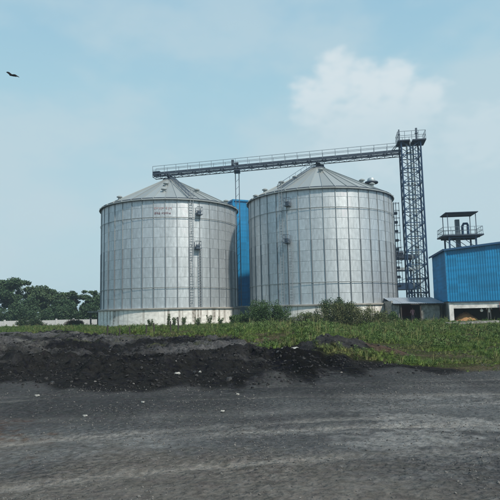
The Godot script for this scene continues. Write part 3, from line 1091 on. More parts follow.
func clump(b: MB, c: Vector3, r: Vector3, cnt: int, s: float, g: RandomNumberGenerator, c0: Color, c1: Color, asp := 0.5):
	for i in cnt:
		var d := Vector3(g.randfn(), g.randfn(), g.randfn()).normalized() * pow(g.randf(), 0.45)
		b.col = c0.lerp(c1, g.randf())
		leaf(b, c + d * r, s * g.randf_range(0.6, 1.3), g, asp, 0.5)
	b.col = Color(1, 1, 1)

func tree(p: Vector3, h: float, spread: float, seed_: int, label: String, c0: Color, c1: Color, sparse := false):
	var g := RandomNumberGenerator.new(); g.seed = seed_
	var t := thing("broadleaf_tree", label, "tree", p, 0.0, "trees beyond the white wall")
	var tr := MB.new()
	var lean := Vector3(g.randf_range(-0.4, 0.4), 0, g.randf_range(-0.3, 0.3))
	var fork := h * (0.5 if sparse else 0.2)
	tr.tube([Vector3(0, -0.3, 0), lean * 0.4 + Vector3.UP * fork * 0.5, lean + Vector3.UP * fork, lean * 1.3 + Vector3.UP * h * 0.72], [h * 0.032, h * 0.026, h * 0.02, h * 0.007], 8)
	var fo := MB.new()
	var nl := 14 if sparse else 22
	for i in nl:
		var a := TAU * i / nl * 2.4 + g.randf_range(-0.5, 0.5)
		var lv := g.randf() if not sparse else g.randf_range(0.55, 1.0)
		var s0 := lean + Vector3.UP * lerpf(fork * 0.75, h * 0.66, lv)
		var out := spread * (g.randf_range(0.45, 1.0)) * (1.0 - 0.45 * lv if not sparse else 1.0)
		var e := s0 + Vector3(cos(a) * out, g.randf_range(0.08, 0.25) * h * (0.6 if sparse else 1.0), sin(a) * out)
		e.y = minf(e.y, h * 0.95)
		var mid := s0.lerp(e, 0.5) + Vector3(0, g.randf_range(-0.2, 0.4), 0)
		tr.tube([s0, mid, e], [h * 0.011, h * 0.007, 0.025], 5, false)
		for k in (3 if sparse else 5):
			var cc := e + Vector3(g.randfn() * 0.5, g.randfn() * 0.32, g.randfn() * 0.5) * spread * (0.28 if sparse else 0.42)
			var rr := g.randf_range(0.55, 1.0) * spread * (0.24 if sparse else 0.3)
			clump(fo, cc, Vector3(rr, rr * (0.45 if sparse else 0.7), rr), 130 if sparse else 105, 0.23, g, c0, c1)
	if not sparse:
		for k in 6:
			clump(fo, lean + Vector3(g.randfn() * spread * 0.25, h * g.randf_range(0.68, 0.9), g.randfn() * spread * 0.25), Vector3(0.9, 0.8, 0.9) * spread * 0.28, 100, 0.23, g, c0, c1)
	obj("trunk", tr, M.bark, t)
	obj("crown", fo, M.leaf, t)

func bush(called: String, p: Vector3, w: float, h: float, dp: float, seed_: int, label: String, c0: Color, c1: Color, dens := 1.0, ls := 0.085, category := "bush", group := ""):
	var g := RandomNumberGenerator.new(); g.seed = seed_
	var t := thing(called, label, category, p, 0.0, group)
	var st := MB.new()
	var fo := MB.new()
	var nst := int(9 + w * 3)
	for i in nst:
		var bx := g.randf_range(-1, 1)
		var bz := g.randf_range(-1, 1)
		var env := sqrt(maxf(0.05, 1.0 - 0.8 * bx * bx - 0.3 * bz * bz))
		var b0 := Vector3(bx * w * 0.3, -0.1, bz * dp * 0.3)
		var e := Vector3(bx * w * 0.48, h * env * g.randf_range(0.62, 1.0), bz * dp * 0.48)
		var m := b0.lerp(e, 0.5) + Vector3(g.randfn(), 0.3, g.randfn()) * 0.08
		st.tube([b0, m, e], [0.025, 0.018, 0.008], 4, false)
		for k in 5:
			var q := b0.lerp(e, 0.3 + 0.175 * k)
			var rr := (0.16 + 0.09 * w) * g.randf_range(0.6, 1.1)
			clump(fo, q + Vector3(g.randfn(), g.randfn() * 0.5, g.randfn()) * 0.12, Vector3(rr, rr * 0.75, rr), int(95 * dens), ls * 0.95, g, c0, c1)
	obj("stems", st, M.bark, t)
	obj("foliage", fo, M.leaf, t)

func weed(p: Vector3, h: float, seed_: int, label: String, c0: Color, c1: Color, group := ""):
	var g := RandomNumberGenerator.new(); g.seed = seed_
	var t := thing("tall_weed", label, "weed", p, 0.0, group)
	var st := MB.new()
	var fo := MB.new()
	for i in 5:
		var e := Vector3(g.randfn() * 0.22, h * g.randf_range(0.7, 1.0), g.randfn() * 0.2)
		var b0 := Vector3(g.randfn() * 0.08, -0.1, g.randfn() * 0.08)
		var m := b0.lerp(e, 0.5) + Vector3(g.randfn() * 0.05, 0, g.randfn() * 0.05)
		st.tube([b0, m, e], [0.018, 0.013, 0.006], 4, false)
		for k in 7:
			clump(fo, b0.lerp(e, 0.2 + 0.12 * k), Vector3(0.2, 0.1, 0.2) * (1.1 - 0.08 * k), 12, 0.085, g, c0, c1, 0.35)
	obj("stems", st, M.bark, t)
	obj("foliage", fo, M.leaf, t)

func tuft_mesh(seed_: int, h: float, blades: int, sp: float, w: float) -> ArrayMesh:
	var g := RandomNumberGenerator.new(); g.seed = seed_
	var b := MB.new()
	for i in blades:
		var a := g.randf() * TAU
		var o := Vector3(cos(a), 0, sin(a))
		var p := o * g.randf() * sp * 0.5
		var hh := h * g.randf_range(0.55, 1.0)
		var q := p + o * sp * g.randf_range(0.05, 0.5) + Vector3.UP * hh * 0.65
		var e := p + o * sp * g.randf_range(0.4, 1.1) + Vector3.UP * hh
		var s := o.cross(Vector3.UP) * w
		var nn := (Vector3.UP * 0.7 + o * 0.6).normalized()
		var i0 := b.vert(p - s, nn, Vector2.ZERO)
		b.vert(p + s, nn, Vector2.ZERO); b.vert(q + s * 0.7, nn, Vector2.ZERO); b.vert(q - s * 0.7, nn, Vector2.ZERO); b.vert(e, nn, Vector2.ZERO)
		b.tri_i(i0, i0 + 1, i0 + 2); b.tri_i(i0, i0 + 2, i0 + 3); b.tri_i(i0 + 3, i0 + 2, i0 + 4)
	return b.mesh()

func scatter(called: String, m: Mesh, mt: Material, xf: Array, cols: Array, label: String, category: String):
	var mm := MultiMesh.new()
	mm.transform_format = MultiMesh.TRANSFORM_3D
	mm.use_colors = true
	mm.mesh = m
	mm.instance_count = xf.size()
	for i in xf.size():
		mm.set_instance_transform(i, xf[i])
		mm.set_instance_color(i, cols[i])
	var o := MultiMeshInstance3D.new()
	o.name = numbered(called)
	o.multimesh = mm
	o.material_override = mt
	add_child(o)
	tag(o, label, category, "", "stuff")

func free_spot(x: float, d: float) -> bool:
	if Vector2(x + 10.75, d - 76.2).length() < 9.6: return false
	if Vector2(x - 9.11, d - 72.86).length() < 9.8: return false
	if x > 20.2 and d > 58.2: return false
	if x > 15.2 and d > 61.4: return false
	return true

func build_grass():
	var g := RandomNumberGenerator.new(); g.seed = 21
	for kind in 3:
		var xf := []
		var cols := []
		var tries: int = [160000, 15000, 3000][kind]
		for i in tries:
			var d := 14.0 + 72.0 * pow(g.randf(), 0.8)
			var hw := 0.47 * d + 3.0
			var x := g.randf_range(-hw, hw)
			if not free_spot(x, d): continue
			var gm := grassy(x, -d)
			var patch := N1.get_noise_2d(x * 4.0 + 90.0, d * 4.0)
			if kind == 0 and patch < -0.12 and g.randf() < 0.75: continue
			if g.randf() > gm * [1.0, 0.55 + patch * 1.5, 0.5 + patch * 1.6][kind]: continue
			var s: float = g.randf_range(0.6, 1.25) * (1.0 + 1.3 * patch)
			if x < -2.0: s *= 0.72
			if d < 34.0: s *= lerpf(0.6, 1.0, clampf((d - 15.0) / 19.0, 0.0, 1.0))
			var b := Basis(Vector3.UP, g.randf() * TAU).scaled(Vector3(s, s * g.randf_range(0.8, 1.2), s))
			xf.append(Transform3D(b, Vector3(x, gh(x, -d) - 0.02, -d)))
			var dry := ss(0.05, 0.5, N2.get_noise_2d(x * 2.5, d * 2.5) + g.randf_range(-0.25, 0.25))
			var c := Color(0.088, 0.150, 0.036).lerp(Color(0.150, 0.225, 0.056), g.randf())
			c = c.lerp(Color(0.22, 0.20, 0.10), dry * 0.6)
			if kind == 1: c = c.lerp(Color(0.055, 0.100, 0.036), 0.6)
			if kind == 2: c = c.lerp(Color(0.17, 0.14, 0.085), 0.55)
			cols.append(c)
		print("grass ", kind, " ", xf.size())
		if kind == 0: scatter("grass", tuft_mesh(1, 0.20, 18, 0.2, 0.006), M.grass, xf, cols, "short green grass growing between the coal heap and the silos", "grass")
		if kind == 1: scatter("leafy_weeds", weed_mesh(), M.grass, xf, cols, "leafy green weeds scattered through the grass before the silos", "weeds")
		if kind == 2: scatter("dry_grass", tuft_mesh(3, 0.5, 12, 0.2, 0.006), M.grass, xf, cols, "taller dry seeding grass scattered in the green strip", "grass")

func weed_mesh() -> ArrayMesh:
	var g := RandomNumberGenerator.new(); g.seed = 8
	var b := MB.new()
	for i in 60:
		var q := g.randf()
		var a := g.randf() * TAU
		leaf(b, Vector3(cos(a) * 0.16 * (1.1 - q * 0.5) * g.randf(), 0.04 + 0.27 * q, sin(a) * 0.16 * (1.1 - q * 0.5) * g.randf()), 0.035, g, 0.45, 0.6)
	return b.mesh()

func lump_mesh(seed_: int) -> ArrayMesh:
	var f := FastNoiseLite.new(); f.seed = seed_; f.frequency = 0.9
	var s := SphereMesh.new()
	s.radius = 1.0; s.height = 2.0; s.radial_segments = 6; s.rings = 3
	var arr := s.get_mesh_arrays()
	var vs: PackedVector3Array = arr[Mesh.ARRAY_VERTEX]
	for i in vs.size():
		var p := vs[i]
		vs[i] = p * (1.0 + 1.1 * f.get_noise_3dv(p * 1.3)) * Vector3(1.0, 0.7, 0.85)
	var st := SurfaceTool.new()
	st.begin(Mesh.PRIMITIVE_TRIANGLES)
	st.set_smooth_group(-1)
	var ix: PackedInt32Array = arr[Mesh.ARRAY_INDEX]
	for i in ix: st.add_vertex(vs[i])
	st.generate_normals()
	return st.commit()

func build_stones():
	var g := RandomNumberGenerator.new(); g.seed = 77
	var xf := []
	var cols := []
	for i in 170000:
		var d := 4.0 + 34.0 * pow(g.randf(), 1.3)
		var hw := 0.47 * d + 2.0
		var x := g.randf_range(-hw, hw)
		var foot := px(x, FOOT)
		var on := d > foot - 0.5 and x < 7.0
		if on and grassy(x, -d) > 0.5: continue
		var dens := (0.45 if on else 0.75) * (0.55 + 1.4 * maxf(-0.3, N1.get_noise_2d(x * 5.0 + 13.0, d * 5.0)))
		if g.randf() > dens: continue
		var s := (0.008 if on else 0.004) + 0.034 * pow(g.randf(), 6.0) * (1.5 if on else 0.55)
		if d < 12.0: s *= 0.75
		var b := Basis.from_euler(Vector3(g.randf() * 0.6, g.randf() * TAU, g.randf() * 0.6)).scaled(Vector3(s, s * 0.8, s))
		xf.append(Transform3D(b, Vector3(x, gh(x, -d) + s * 0.2, -d)))
		var c := Color(0.020, 0.020, 0.022).lerp(Color(0.065, 0.065, 0.066), g.randf() * g.randf()) if on else Color(0.06, 0.06, 0.062).lerp(Color(0.16, 0.157, 0.15), g.randf())
		if g.randf() < 0.006: c = Color(0.22, 0.21, 0.20)
		cols.append(c)
	print("stones ", xf.size())
	var m := mat(1, 1, 1, 0.9)
	m.metallic_specular = 0.15
	m.vertex_color_use_as_albedo = true
	scatter("coal_gravel", lump_mesh(3), m, xf, cols, "loose coal lumps and gravel strewn over the black ground", "gravel")
	# single lumps that stand out
	var lm := [lump_mesh(5), lump_mesh(9), lump_mesh(14)]
	var white := [[-1.44, 15.9, 0.08], [-2.0, 15.5, 0.11], [-2.2, 11.6, 0.06], [-3.0, 10.4, 0.06], [-4.9, 13.2, 0.08], [-0.55, 10.5, 0.05], [-0.34, 12.8, 0.06], [1.5, 12.1, 0.05], [-6.0, 15.2, 0.09], [0.8, 16.9, 0.08]]
	for q in white.slice(0, 7):
		var o := inst("white_stone", lm[rng.randi() % 3], M.pale_stone)
		o.position = Vector3(q[0], gh(q[0], -q[1]) + q[2] * 0.3, -q[1])
		o.scale = Vector3(q[2], q[2] * 0.7, q[2] * 0.8) * 0.75
		o.rotation.y = rng.randf() * TAU
		tag(o, "small pale stone lying on the black coal ash", "stone", "pale stones on the ash")
	for i in 26:
		var d := g.randf_range(14.5, 30.0)
		var x := g.randf_range(-0.44 * d, 2.5)
		if grassy(x, -d) > 0.3: continue
		var s := g.randf_range(0.05, 0.11)
		var o := inst("coal_lump", lm[g.randi() % 3], M.coal)
		o.position = Vector3(x, gh(x, -d) + s * 0.25, -d)
		o.scale = Vector3.ONE * s
		o.rotation.y = g.randf() * TAU
		tag(o, "dark coal lump lying on the ash heap", "lump", "coal lumps on the heap")
	# broken pale slab at the foot of the grass
	var b := MB.new()
	var sx := 1.44
	var sz := -20.2
	b.obox(Transform3D(Basis.from_euler(Vector3(0.22, 0.4, 0.12)), Vector3(0, 0.06, 0)), Vector3(0.42, 0.06, 0.26))
	b.obox(Transform3D(Basis.from_euler(Vector3(-0.15, 1.1, -0.3)), Vector3(-0.28, 0.09, 0.12)), Vector3(0.24, 0.05, 0.2))
	var so := obj("broken_slab", b, M.pale_stone)
	so.position = Vector3(sx, gh(sx, sz), sz)
	tag(so, "broken pale slab pieces at the edge of the coal and grass", "rubble")
	# concrete beam lying in the grass before the store
	b = MB.new()
	b.obox(Transform3D(Basis.from_euler(Vector3(0, 0.12, 0.02)), Vector3(0, 0.28, 0)), Vector3(3.0, 0.18, 0.35))
	b.obox(Transform3D(Basis.from_euler(Vector3(0, -0.1, -0.03)), Vector3(-2.3, 0.24, 0.2)), Vector3(1.6, 0.16, 0.4))
	so = obj("fallen_beam", b, M.old_concrete)
	so.position = Vector3(19.6, gh(19.6, -49.0) - 0.02, -49.0)
	tag(so, "pale concrete beam lying in the grass before the blue store", "beam")

# ------------------------------------------------------------------ bodies by smooth distance field
func blob(bones: Array, cell: float, k: float, flat := 1.0) -> MB:
	# bones: [a, b, ra, rb, color]; surface nets
	var lo := Vector3(1e9, 1e9, 1e9)
	var hi := -lo
	for q in bones:
		for e in 2:
			var r: float = q[2 + e] + cell * 2.0
			lo = lo.min(q[e] - Vector3(r, r, r)); hi = hi.max(q[e] + Vector3(r, r, r))
	var n := Vector3i(((hi - lo) / cell).ceil()) + Vector3i.ONE
	var f := PackedFloat32Array()
	f.resize(n.x * n.y * n.z)
	var w := 0
	for z in n.z:
		for y in n.y:
			for x in n.x:
				var p := lo + Vector3(x, y, z) * cell
				var d := 1e3
				for q in bones:
					var a: Vector3 = q[0]
					var ab: Vector3 = q[1] - a
					var t := clampf((p - a).dot(ab) / maxf(ab.length_squared(), 1e-9), 0, 1)
					var e: float = (p - a - ab * t).length() - lerpf(q[2], q[3], t)
					if e < d + k:
						var h := clampf(0.5 + 0.5 * (d - e) / k, 0, 1)
						d = lerpf(d, e, h) - k * h * (1.0 - h)
				f[w] = d
				w += 1
	var b := MB.new()
	var id := {}
	var off := [0, 1, n.x, n.x + 1, n.x * n.y, n.x * n.y + 1, n.x * n.y + n.x, n.x * n.y + n.x + 1]
	for z in n.z - 1:
		for y in n.y - 1:
			for x in n.x - 1:
				var i0 := x + n.x * (y + n.y * z)
				var neg := 0
				for o in off:
					if f[i0 + o] < 0.0: neg += 1
				if neg == 0 or neg == 8: continue
				var s := Vector3.ZERO
				var cnt := 0
				for e in [[0, 1], [2, 3], [4, 5], [6, 7], [0, 2], [1, 3], [4, 6], [5, 7], [0, 4], [1, 5], [2, 6], [3, 7]]:
					var fa := f[i0 + off[e[0]]]
					var fb := f[i0 + off[e[1]]]
					if (fa < 0.0) != (fb < 0.0):
						var ca := Vector3(e[0] & 1, (e[0] >> 1) & 1, e[0] >> 2)
						var cb := Vector3(e[1] & 1, (e[1] >> 1) & 1, e[1] >> 2)
						s += ca.lerp(cb, fa / (fa - fb)); cnt += 1
				var p := lo + (Vector3(x, y, z) + s / cnt) * cell
				var best := 1e9
				for q in bones:
					var a: Vector3 = q[0]
					var ab: Vector3 = q[1] - a
					var t := clampf((p - a).dot(ab) / maxf(ab.length_squared(), 1e-9), 0, 1)
					var e: float = (p - a - ab * t).length() - lerpf(q[2], q[3], t)
					if e < best: best = e; b.col = q[4]
				var gr := Vector3(f[i0 + 1] - f[i0], f[i0 + n.x] - f[i0], f[i0 + n.x * n.y] - f[i0])
				p.y *= flat
				gr.y /= flat
				id[i0] = b.vert(p, gr.normalized(), Vector2(0, 0))
	var st := [1, n.x, n.x * n.y]
	for i0 in id:
		for ax in 3:
			if (f[i0] < 0.0) == (f[i0 + st[ax]] < 0.0): continue
			var u: int = st[(ax + 1) % 3]
			var v2: int = st[(ax + 2) % 3]
			if id.has(i0 - u) and id.has(i0 - v2) and id.has(i0 - u - v2):
				var q := [id[i0], id[i0 - u], id[i0 - u - v2], id[i0 - v2]]
				b.tri_i(q[0], q[1], q[2]); b.tri_i(q[0], q[2], q[3])
	return b

func person(p: Vector3, turn: float, label: String, shirt: Color, trousers: Color, arm_bend: float):
	var skin := Color(0.13, 0.07, 0.045)
	var t := thing("person", label, "person", p, turn)
	var B := []
	var F := []
	for s in [-1.0, 1.0]:
		B.append([Vector3(0.1 * s, 0.9, 0), Vector3(0.12 * s, 0.49, 0.02), 0.088, 0.062, trousers])
		B.append([Vector3(0.12 * s, 0.49, 0.02), Vector3(0.13 * s, 0.09, -0.02), 0.062, 0.046, trousers])
		B.append([Vector3(0.13 * s, 0.045, -0.03), Vector3(0.15 * s, 0.035, 0.14), 0.042, 0.034, skin])
		var el := Vector3(0.265 * s, 1.12, -0.03)
		var wr := Vector3(lerpf(0.29, 0.2, arm_bend) * s, lerpf(0.87, 1.08, arm_bend), lerpf(0.06, 0.24, arm_bend))
		B.append([Vector3(0.18 * s, 1.39, 0), el, 0.058, 0.046, shirt])
		B.append([el, wr, 0.041, 0.03, skin])
		var hd := (wr - el).normalized()
		B.append([wr, wr + hd * 0.085, 0.03, 0.034, skin])
		for k in 4:
			var root := wr + hd * 0.09 + Vector3(0, 0, 0.032 - 0.021 * k)
			F.append([root - hd * 0.02, root + hd * ([0.07, 0.08, 0.075, 0.055][k] as float) + Vector3(-0.012 * s, 0, 0), 0.0095, 0.008, skin])
		F.append([wr + hd * 0.03 + Vector3(0, 0, 0.03), wr + hd * 0.075 + Vector3(-0.01 * s, 0, 0.058), 0.012, 0.009, skin])
		B.append([Vector3(0.0, 1.38, 0), Vector3(0.16 * s, 1.38, 0), 0.075, 0.062, shirt])
	B.append([Vector3(0, 0.94, 0), Vector3(0, 1.12, 0.01), 0.135, 0.125, shirt])
	B.append([Vector3(0, 1.12, 0.01), Vector3(0, 1.33, 0), 0.125, 0.13, shirt])
	B.append([Vector3(0, 1.4, 0), Vector3(0, 1.51, 0.015), 0.055, 0.05, skin])
	B.append([Vector3(0, 1.565, 0.03), Vector3(0, 1.63, 0.01), 0.068, 0.088, skin])
	B.append([Vector3(0, 1.60, 0.09), Vector3(0, 1.578, 0.112), 0.012, 0.015, skin])
	for s in [-1.0, 1.0]: B.append([Vector3(0.086 * s, 1.61, 0.0), Vector3(0.09 * s, 1.585, 0.0), 0.016, 0.012, skin])
	var b := blob(B, 0.026, 0.03)
	for q in F:
		b.col = skin
		b.tube([q[0], (q[0] as Vector3).lerp(q[1], 0.5) + Vector3(0, 0, 0.004), q[1]], [q[2], q[2] * 0.95, q[3]], 6)
	var m := mat(1, 1, 1, 0.85)
	m.vertex_color_use_as_albedo = true
	obj("body", b, m, t)
	var hr := blob([[Vector3(0, 1.66, -0.005), Vector3(0, 1.6, -0.045), 0.09, 0.075, Color(0.012, 0.011, 0.011)]], 0.018, 0.02)
	obj("hair", hr, m, t)
	var ey := MB.new()
	for s in [-1.0, 1.0]: ey.box(Vector3(0.03 * s, 1.607, 0.088), Vector3(0.024, 0.012, 0.012))
	ey.box(Vector3(0, 1.545, 0.094), Vector3(0.045, 0.009, 0.012))
	obj("face_features", ey, M.dark_steel, t)

func bird(p: Vector3):
	var k := Color(0.012, 0.011, 0.010)
	var B := []
	B.append([Vector3(0, 0, 0.2), Vector3(0, 0, -0.16), 0.075, 0.05, k])
	B.append([Vector3(0, 0.02, 0.24), Vector3(0, 0.02, 0.30), 0.05, 0.025, k])
	for s in [-1.0, 1.0]:
		B.append([Vector3(0.03 * s, 0.03, 0.12), Vector3(0.36 * s, 0.16, 0.16), 0.085, 0.075, k])
		B.append([Vector3(0.05 * s, 0.03, -0.02), Vector3(0.36 * s, 0.16, 0.02), 0.085, 0.07, k])
		B.append([Vector3(0.36 * s, 0.16, 0.13), Vector3(0.72 * s, 0.10, -0.06), 0.075, 0.02, k])
		B.append([Vector3(0.36 * s, 0.16, 0.03), Vector3(0.62 * s, 0.12, -0.10), 0.07, 0.02, k])
		B.append([Vector3(0.01 * s, 0, -0.14), Vector3(0.09 * s, 0, -0.4), 0.05, 0.03, k])
	var b := blob(B, 0.02, 0.04, 0.8)
	var t := thing("bird", "dark bird gliding with spread wings in the open sky", "bird", p)
	t.rotation = Vector3(deg_to_rad(12), deg_to_rad(-20), deg_to_rad(-26))
	t.scale = Vector3.ONE * 1.3
	var m := mat(1, 1, 1, 0.9)
	m.metallic_specular = 0.1
	m.vertex_color_use_as_albedo = true
	obj("body", b, m, t)

# ------------------------------------------------------------------ materials
func build_materials():
	M.zinc = []
	var corr := corrugation()
	for i in 6:
		var q: float = [0.65, 0.67, 0.69, 0.70, 0.72, 0.75][i]
		var m := mat(q * 0.90, q * 0.98, q * 1.04, 0.45, 0.62)
		m.albedo_texture = mottle(30 + i, 0.03, 0.84, 1.0, 128, 128, 1.6, 0.16)
		m.roughness_texture = null
		m.normal_enabled = true
		m.normal_texture = corr
		m.normal_scale = 1.0
		M.zinc.append(m)
	M.roof = []
	for q in [0.30, 0.325, 0.35, 0.38]:
		M.roof.append(mat(q * 0.90, q * 0.99, q * 1.0, 0.55, 0.4))
	M.stiff = mat(0.23, 0.255, 0.28, 0.55, 0.45)
	M.stiff_light = mat(0.34, 0.37, 0.39, 0.55, 0.45)
	M.dark_steel = mat(0.022, 0.038, 0.066, 0.6, 0.1)
	M.mid_steel = mat(0.075, 0.105, 0.145, 0.6, 0.2)
	M.navy_steel = mat(0.022, 0.060, 0.125, 0.5, 0.1)
	M.rail = mat(0.13, 0.17, 0.21, 0.6, 0.2)
	M.trunk = mat(0.36, 0.42, 0.45, 0.5, 0.3)
	M.trunk_mid = mat(0.20, 0.245, 0.27, 0.5, 0.3)
	M.trunk_dark = mat(0.10, 0.13, 0.16, 0.5, 0.3)
	M.blue = []
	for q in [0.86, 1.0, 1.1, 0.94]:
		var m := mat(0.012 * q, 0.275 * q, 0.57 * q, 0.40, 0.0)
		m.albedo_texture = mottle(60 + M.blue.size(), 0.03, 0.72, 1.0, 128, 128, 2.0, 0.5)
		M.blue.append(m)
	M.blue_roof = mat(0.012, 0.15, 0.36, 0.45)
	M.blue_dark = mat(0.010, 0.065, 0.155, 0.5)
	M.concrete = mat(0.42, 0.41, 0.38, 0.9)
	M.concrete.albedo_texture = mottle(41, 0.03, 0.65, 1.0)
	M.concrete.uv1_scale = Vector3(0.5, 0.5, 1)
	M.old_concrete = mat(0.38, 0.38, 0.36, 0.95)
	M.old_concrete.albedo_texture = mottle(42, 0.02, 0.6, 1.0)
	M.old_concrete.uv1_scale = Vector3(0.35, 0.35, 1)
	M.block = mat(0.40, 0.41, 0.38, 0.95)
	M.block.albedo_texture = mottle(43, 0.02, 0.6, 1.0)
	M.block.uv1_scale = Vector3(0.35, 0.35, 1)
	M.white_concrete = mat(0.80, 0.79, 0.76, 0.85)
	M.white_concrete.albedo_texture = mottle(44, 0.02, 0.78, 1.0)
	M.white_concrete.uv1_scale = Vector3(0.25, 0.25, 1)
	M.stained = mat(1, 1, 1, 0.92)
	M.stained.albedo_texture = stained_tex()
	M.stained.uv1_scale = Vector3(1, 1.0 / 2.5, 1)
	M.wall_white = mat(0.74, 0.75, 0.75, 0.9)
	M.wall_white.albedo_texture = mottle(46, 0.03, 0.7, 1.0)
	M.plaster_wall = mat(0.16, 0.155, 0.145, 0.95)  # plain plaster, one even dull grey for the inner walls
	M.old_wood = mat(0.045, 0.040, 0.036, 0.9)
	M.tin = [mat(0.46, 0.54, 0.63, 0.5, 0.2), mat(0.50, 0.58, 0.67, 0.5, 0.2), mat(0.41, 0.49, 0.58, 0.55, 0.2)]
	for q in M.tin: q.albedo_texture = mottle(50, 0.05, 0.6, 1.0, 128, 128)
	M.faded_red = mat(0.42, 0.32, 0.34, 0.8)
	M.red_paint = mat(0.17, 0.10, 0.12, 0.8)
	M.red_sheet = mat(0.34, 0.10, 0.12, 0.6)
	M.red_cloth = mat(0.13, 0.012, 0.02, 0.95)
	M.white_cloth = mat(0.75, 0.75, 0.73, 0.9)
	M.heap = mat(0.55, 0.30, 0.13, 0.95)
	M.heap.albedo_texture = mottle(48, 0.08, 0.55, 1.0, 128, 128)
	M.heap_dark = mat(0.12, 0.06, 0.045, 0.95)
	M.pale_stone = mat(0.32, 0.32, 0.30, 0.9)
	M.coal = mat(0.022, 0.022, 0.024, 0.7)
	M.bark = mat(0.07, 0.055, 0.04, 0.95)
	M.leaf = mat(1, 1, 1, 0.6)
	M.leaf.metallic_specular = 0.25
	M.leaf.vertex_color_use_as_albedo = true
	M.leaf.backlight = Color(0.25, 0.3, 0.15)
	M.leaf.cull_mode = BaseMaterial3D.CULL_DISABLED
	M.grass = mat(1, 1, 1, 0.65)
	M.grass.metallic_specular = 0.25
	M.grass.vertex_color_use_as_albedo = true
	M.grass.backlight = Color(0.25, 0.3, 0.12)
	M.grass.cull_mode = BaseMaterial3D.CULL_DISABLED

func stained_tex() -> ImageTexture:
	# whitewashed concrete with brown run-off stains below the rim and mossy splashes at the foot
	var w := 2048
	var h := 96
	var f := FastNoiseLite.new(); f.seed = 91; f.frequency = 0.02; f.fractal_octaves = 4
	var im := Image.create(w, h, true, Image.FORMAT_RGB8)
	for x in w:
		var e := minf(x, w - x) / float(w)
		var broad := f.get_noise_2d(x * 0.5, 900.0)
		var run := ss(0.0, 0.45, f.get_noise_2d(x * 2.2, 0.0) + 0.6 * broad) * ss(0.0, 0.01, e)
		var len := 0.25 + 0.9 * (0.5 + 0.5 * f.get_noise_2d(x * 3.5, 300.0))
		for y in h:
			var fy := y / float(h)      # 0 at the foot, 1 at the rim
			var gr := f.get_noise_2d(x * 2.0, y * 3.0)
			var t := run * ss(1.0 - len - 0.2, 1.0 - len + 0.3, fy + 0.2 * gr)
			var c := Color(0.72, 0.72, 0.69) * (1.0 + 0.30 * gr + 0.15 * broad)
			c = c.lerp(Color(0.23, 0.21, 0.185), t * (0.8 + 0.5 * gr))
			c = c.lerp(Color(0.26, 0.29, 0.20), ss(0.35, 0.1, fy + 0.5 * gr) * ss(-0.1, 0.3, gr) * 0.6)
			c.a = 1.0
			im.set_pixel(x, y, c.clamp().linear_to_srgb())
	im.generate_mipmaps()
	return ImageTexture.create_from_image(im)

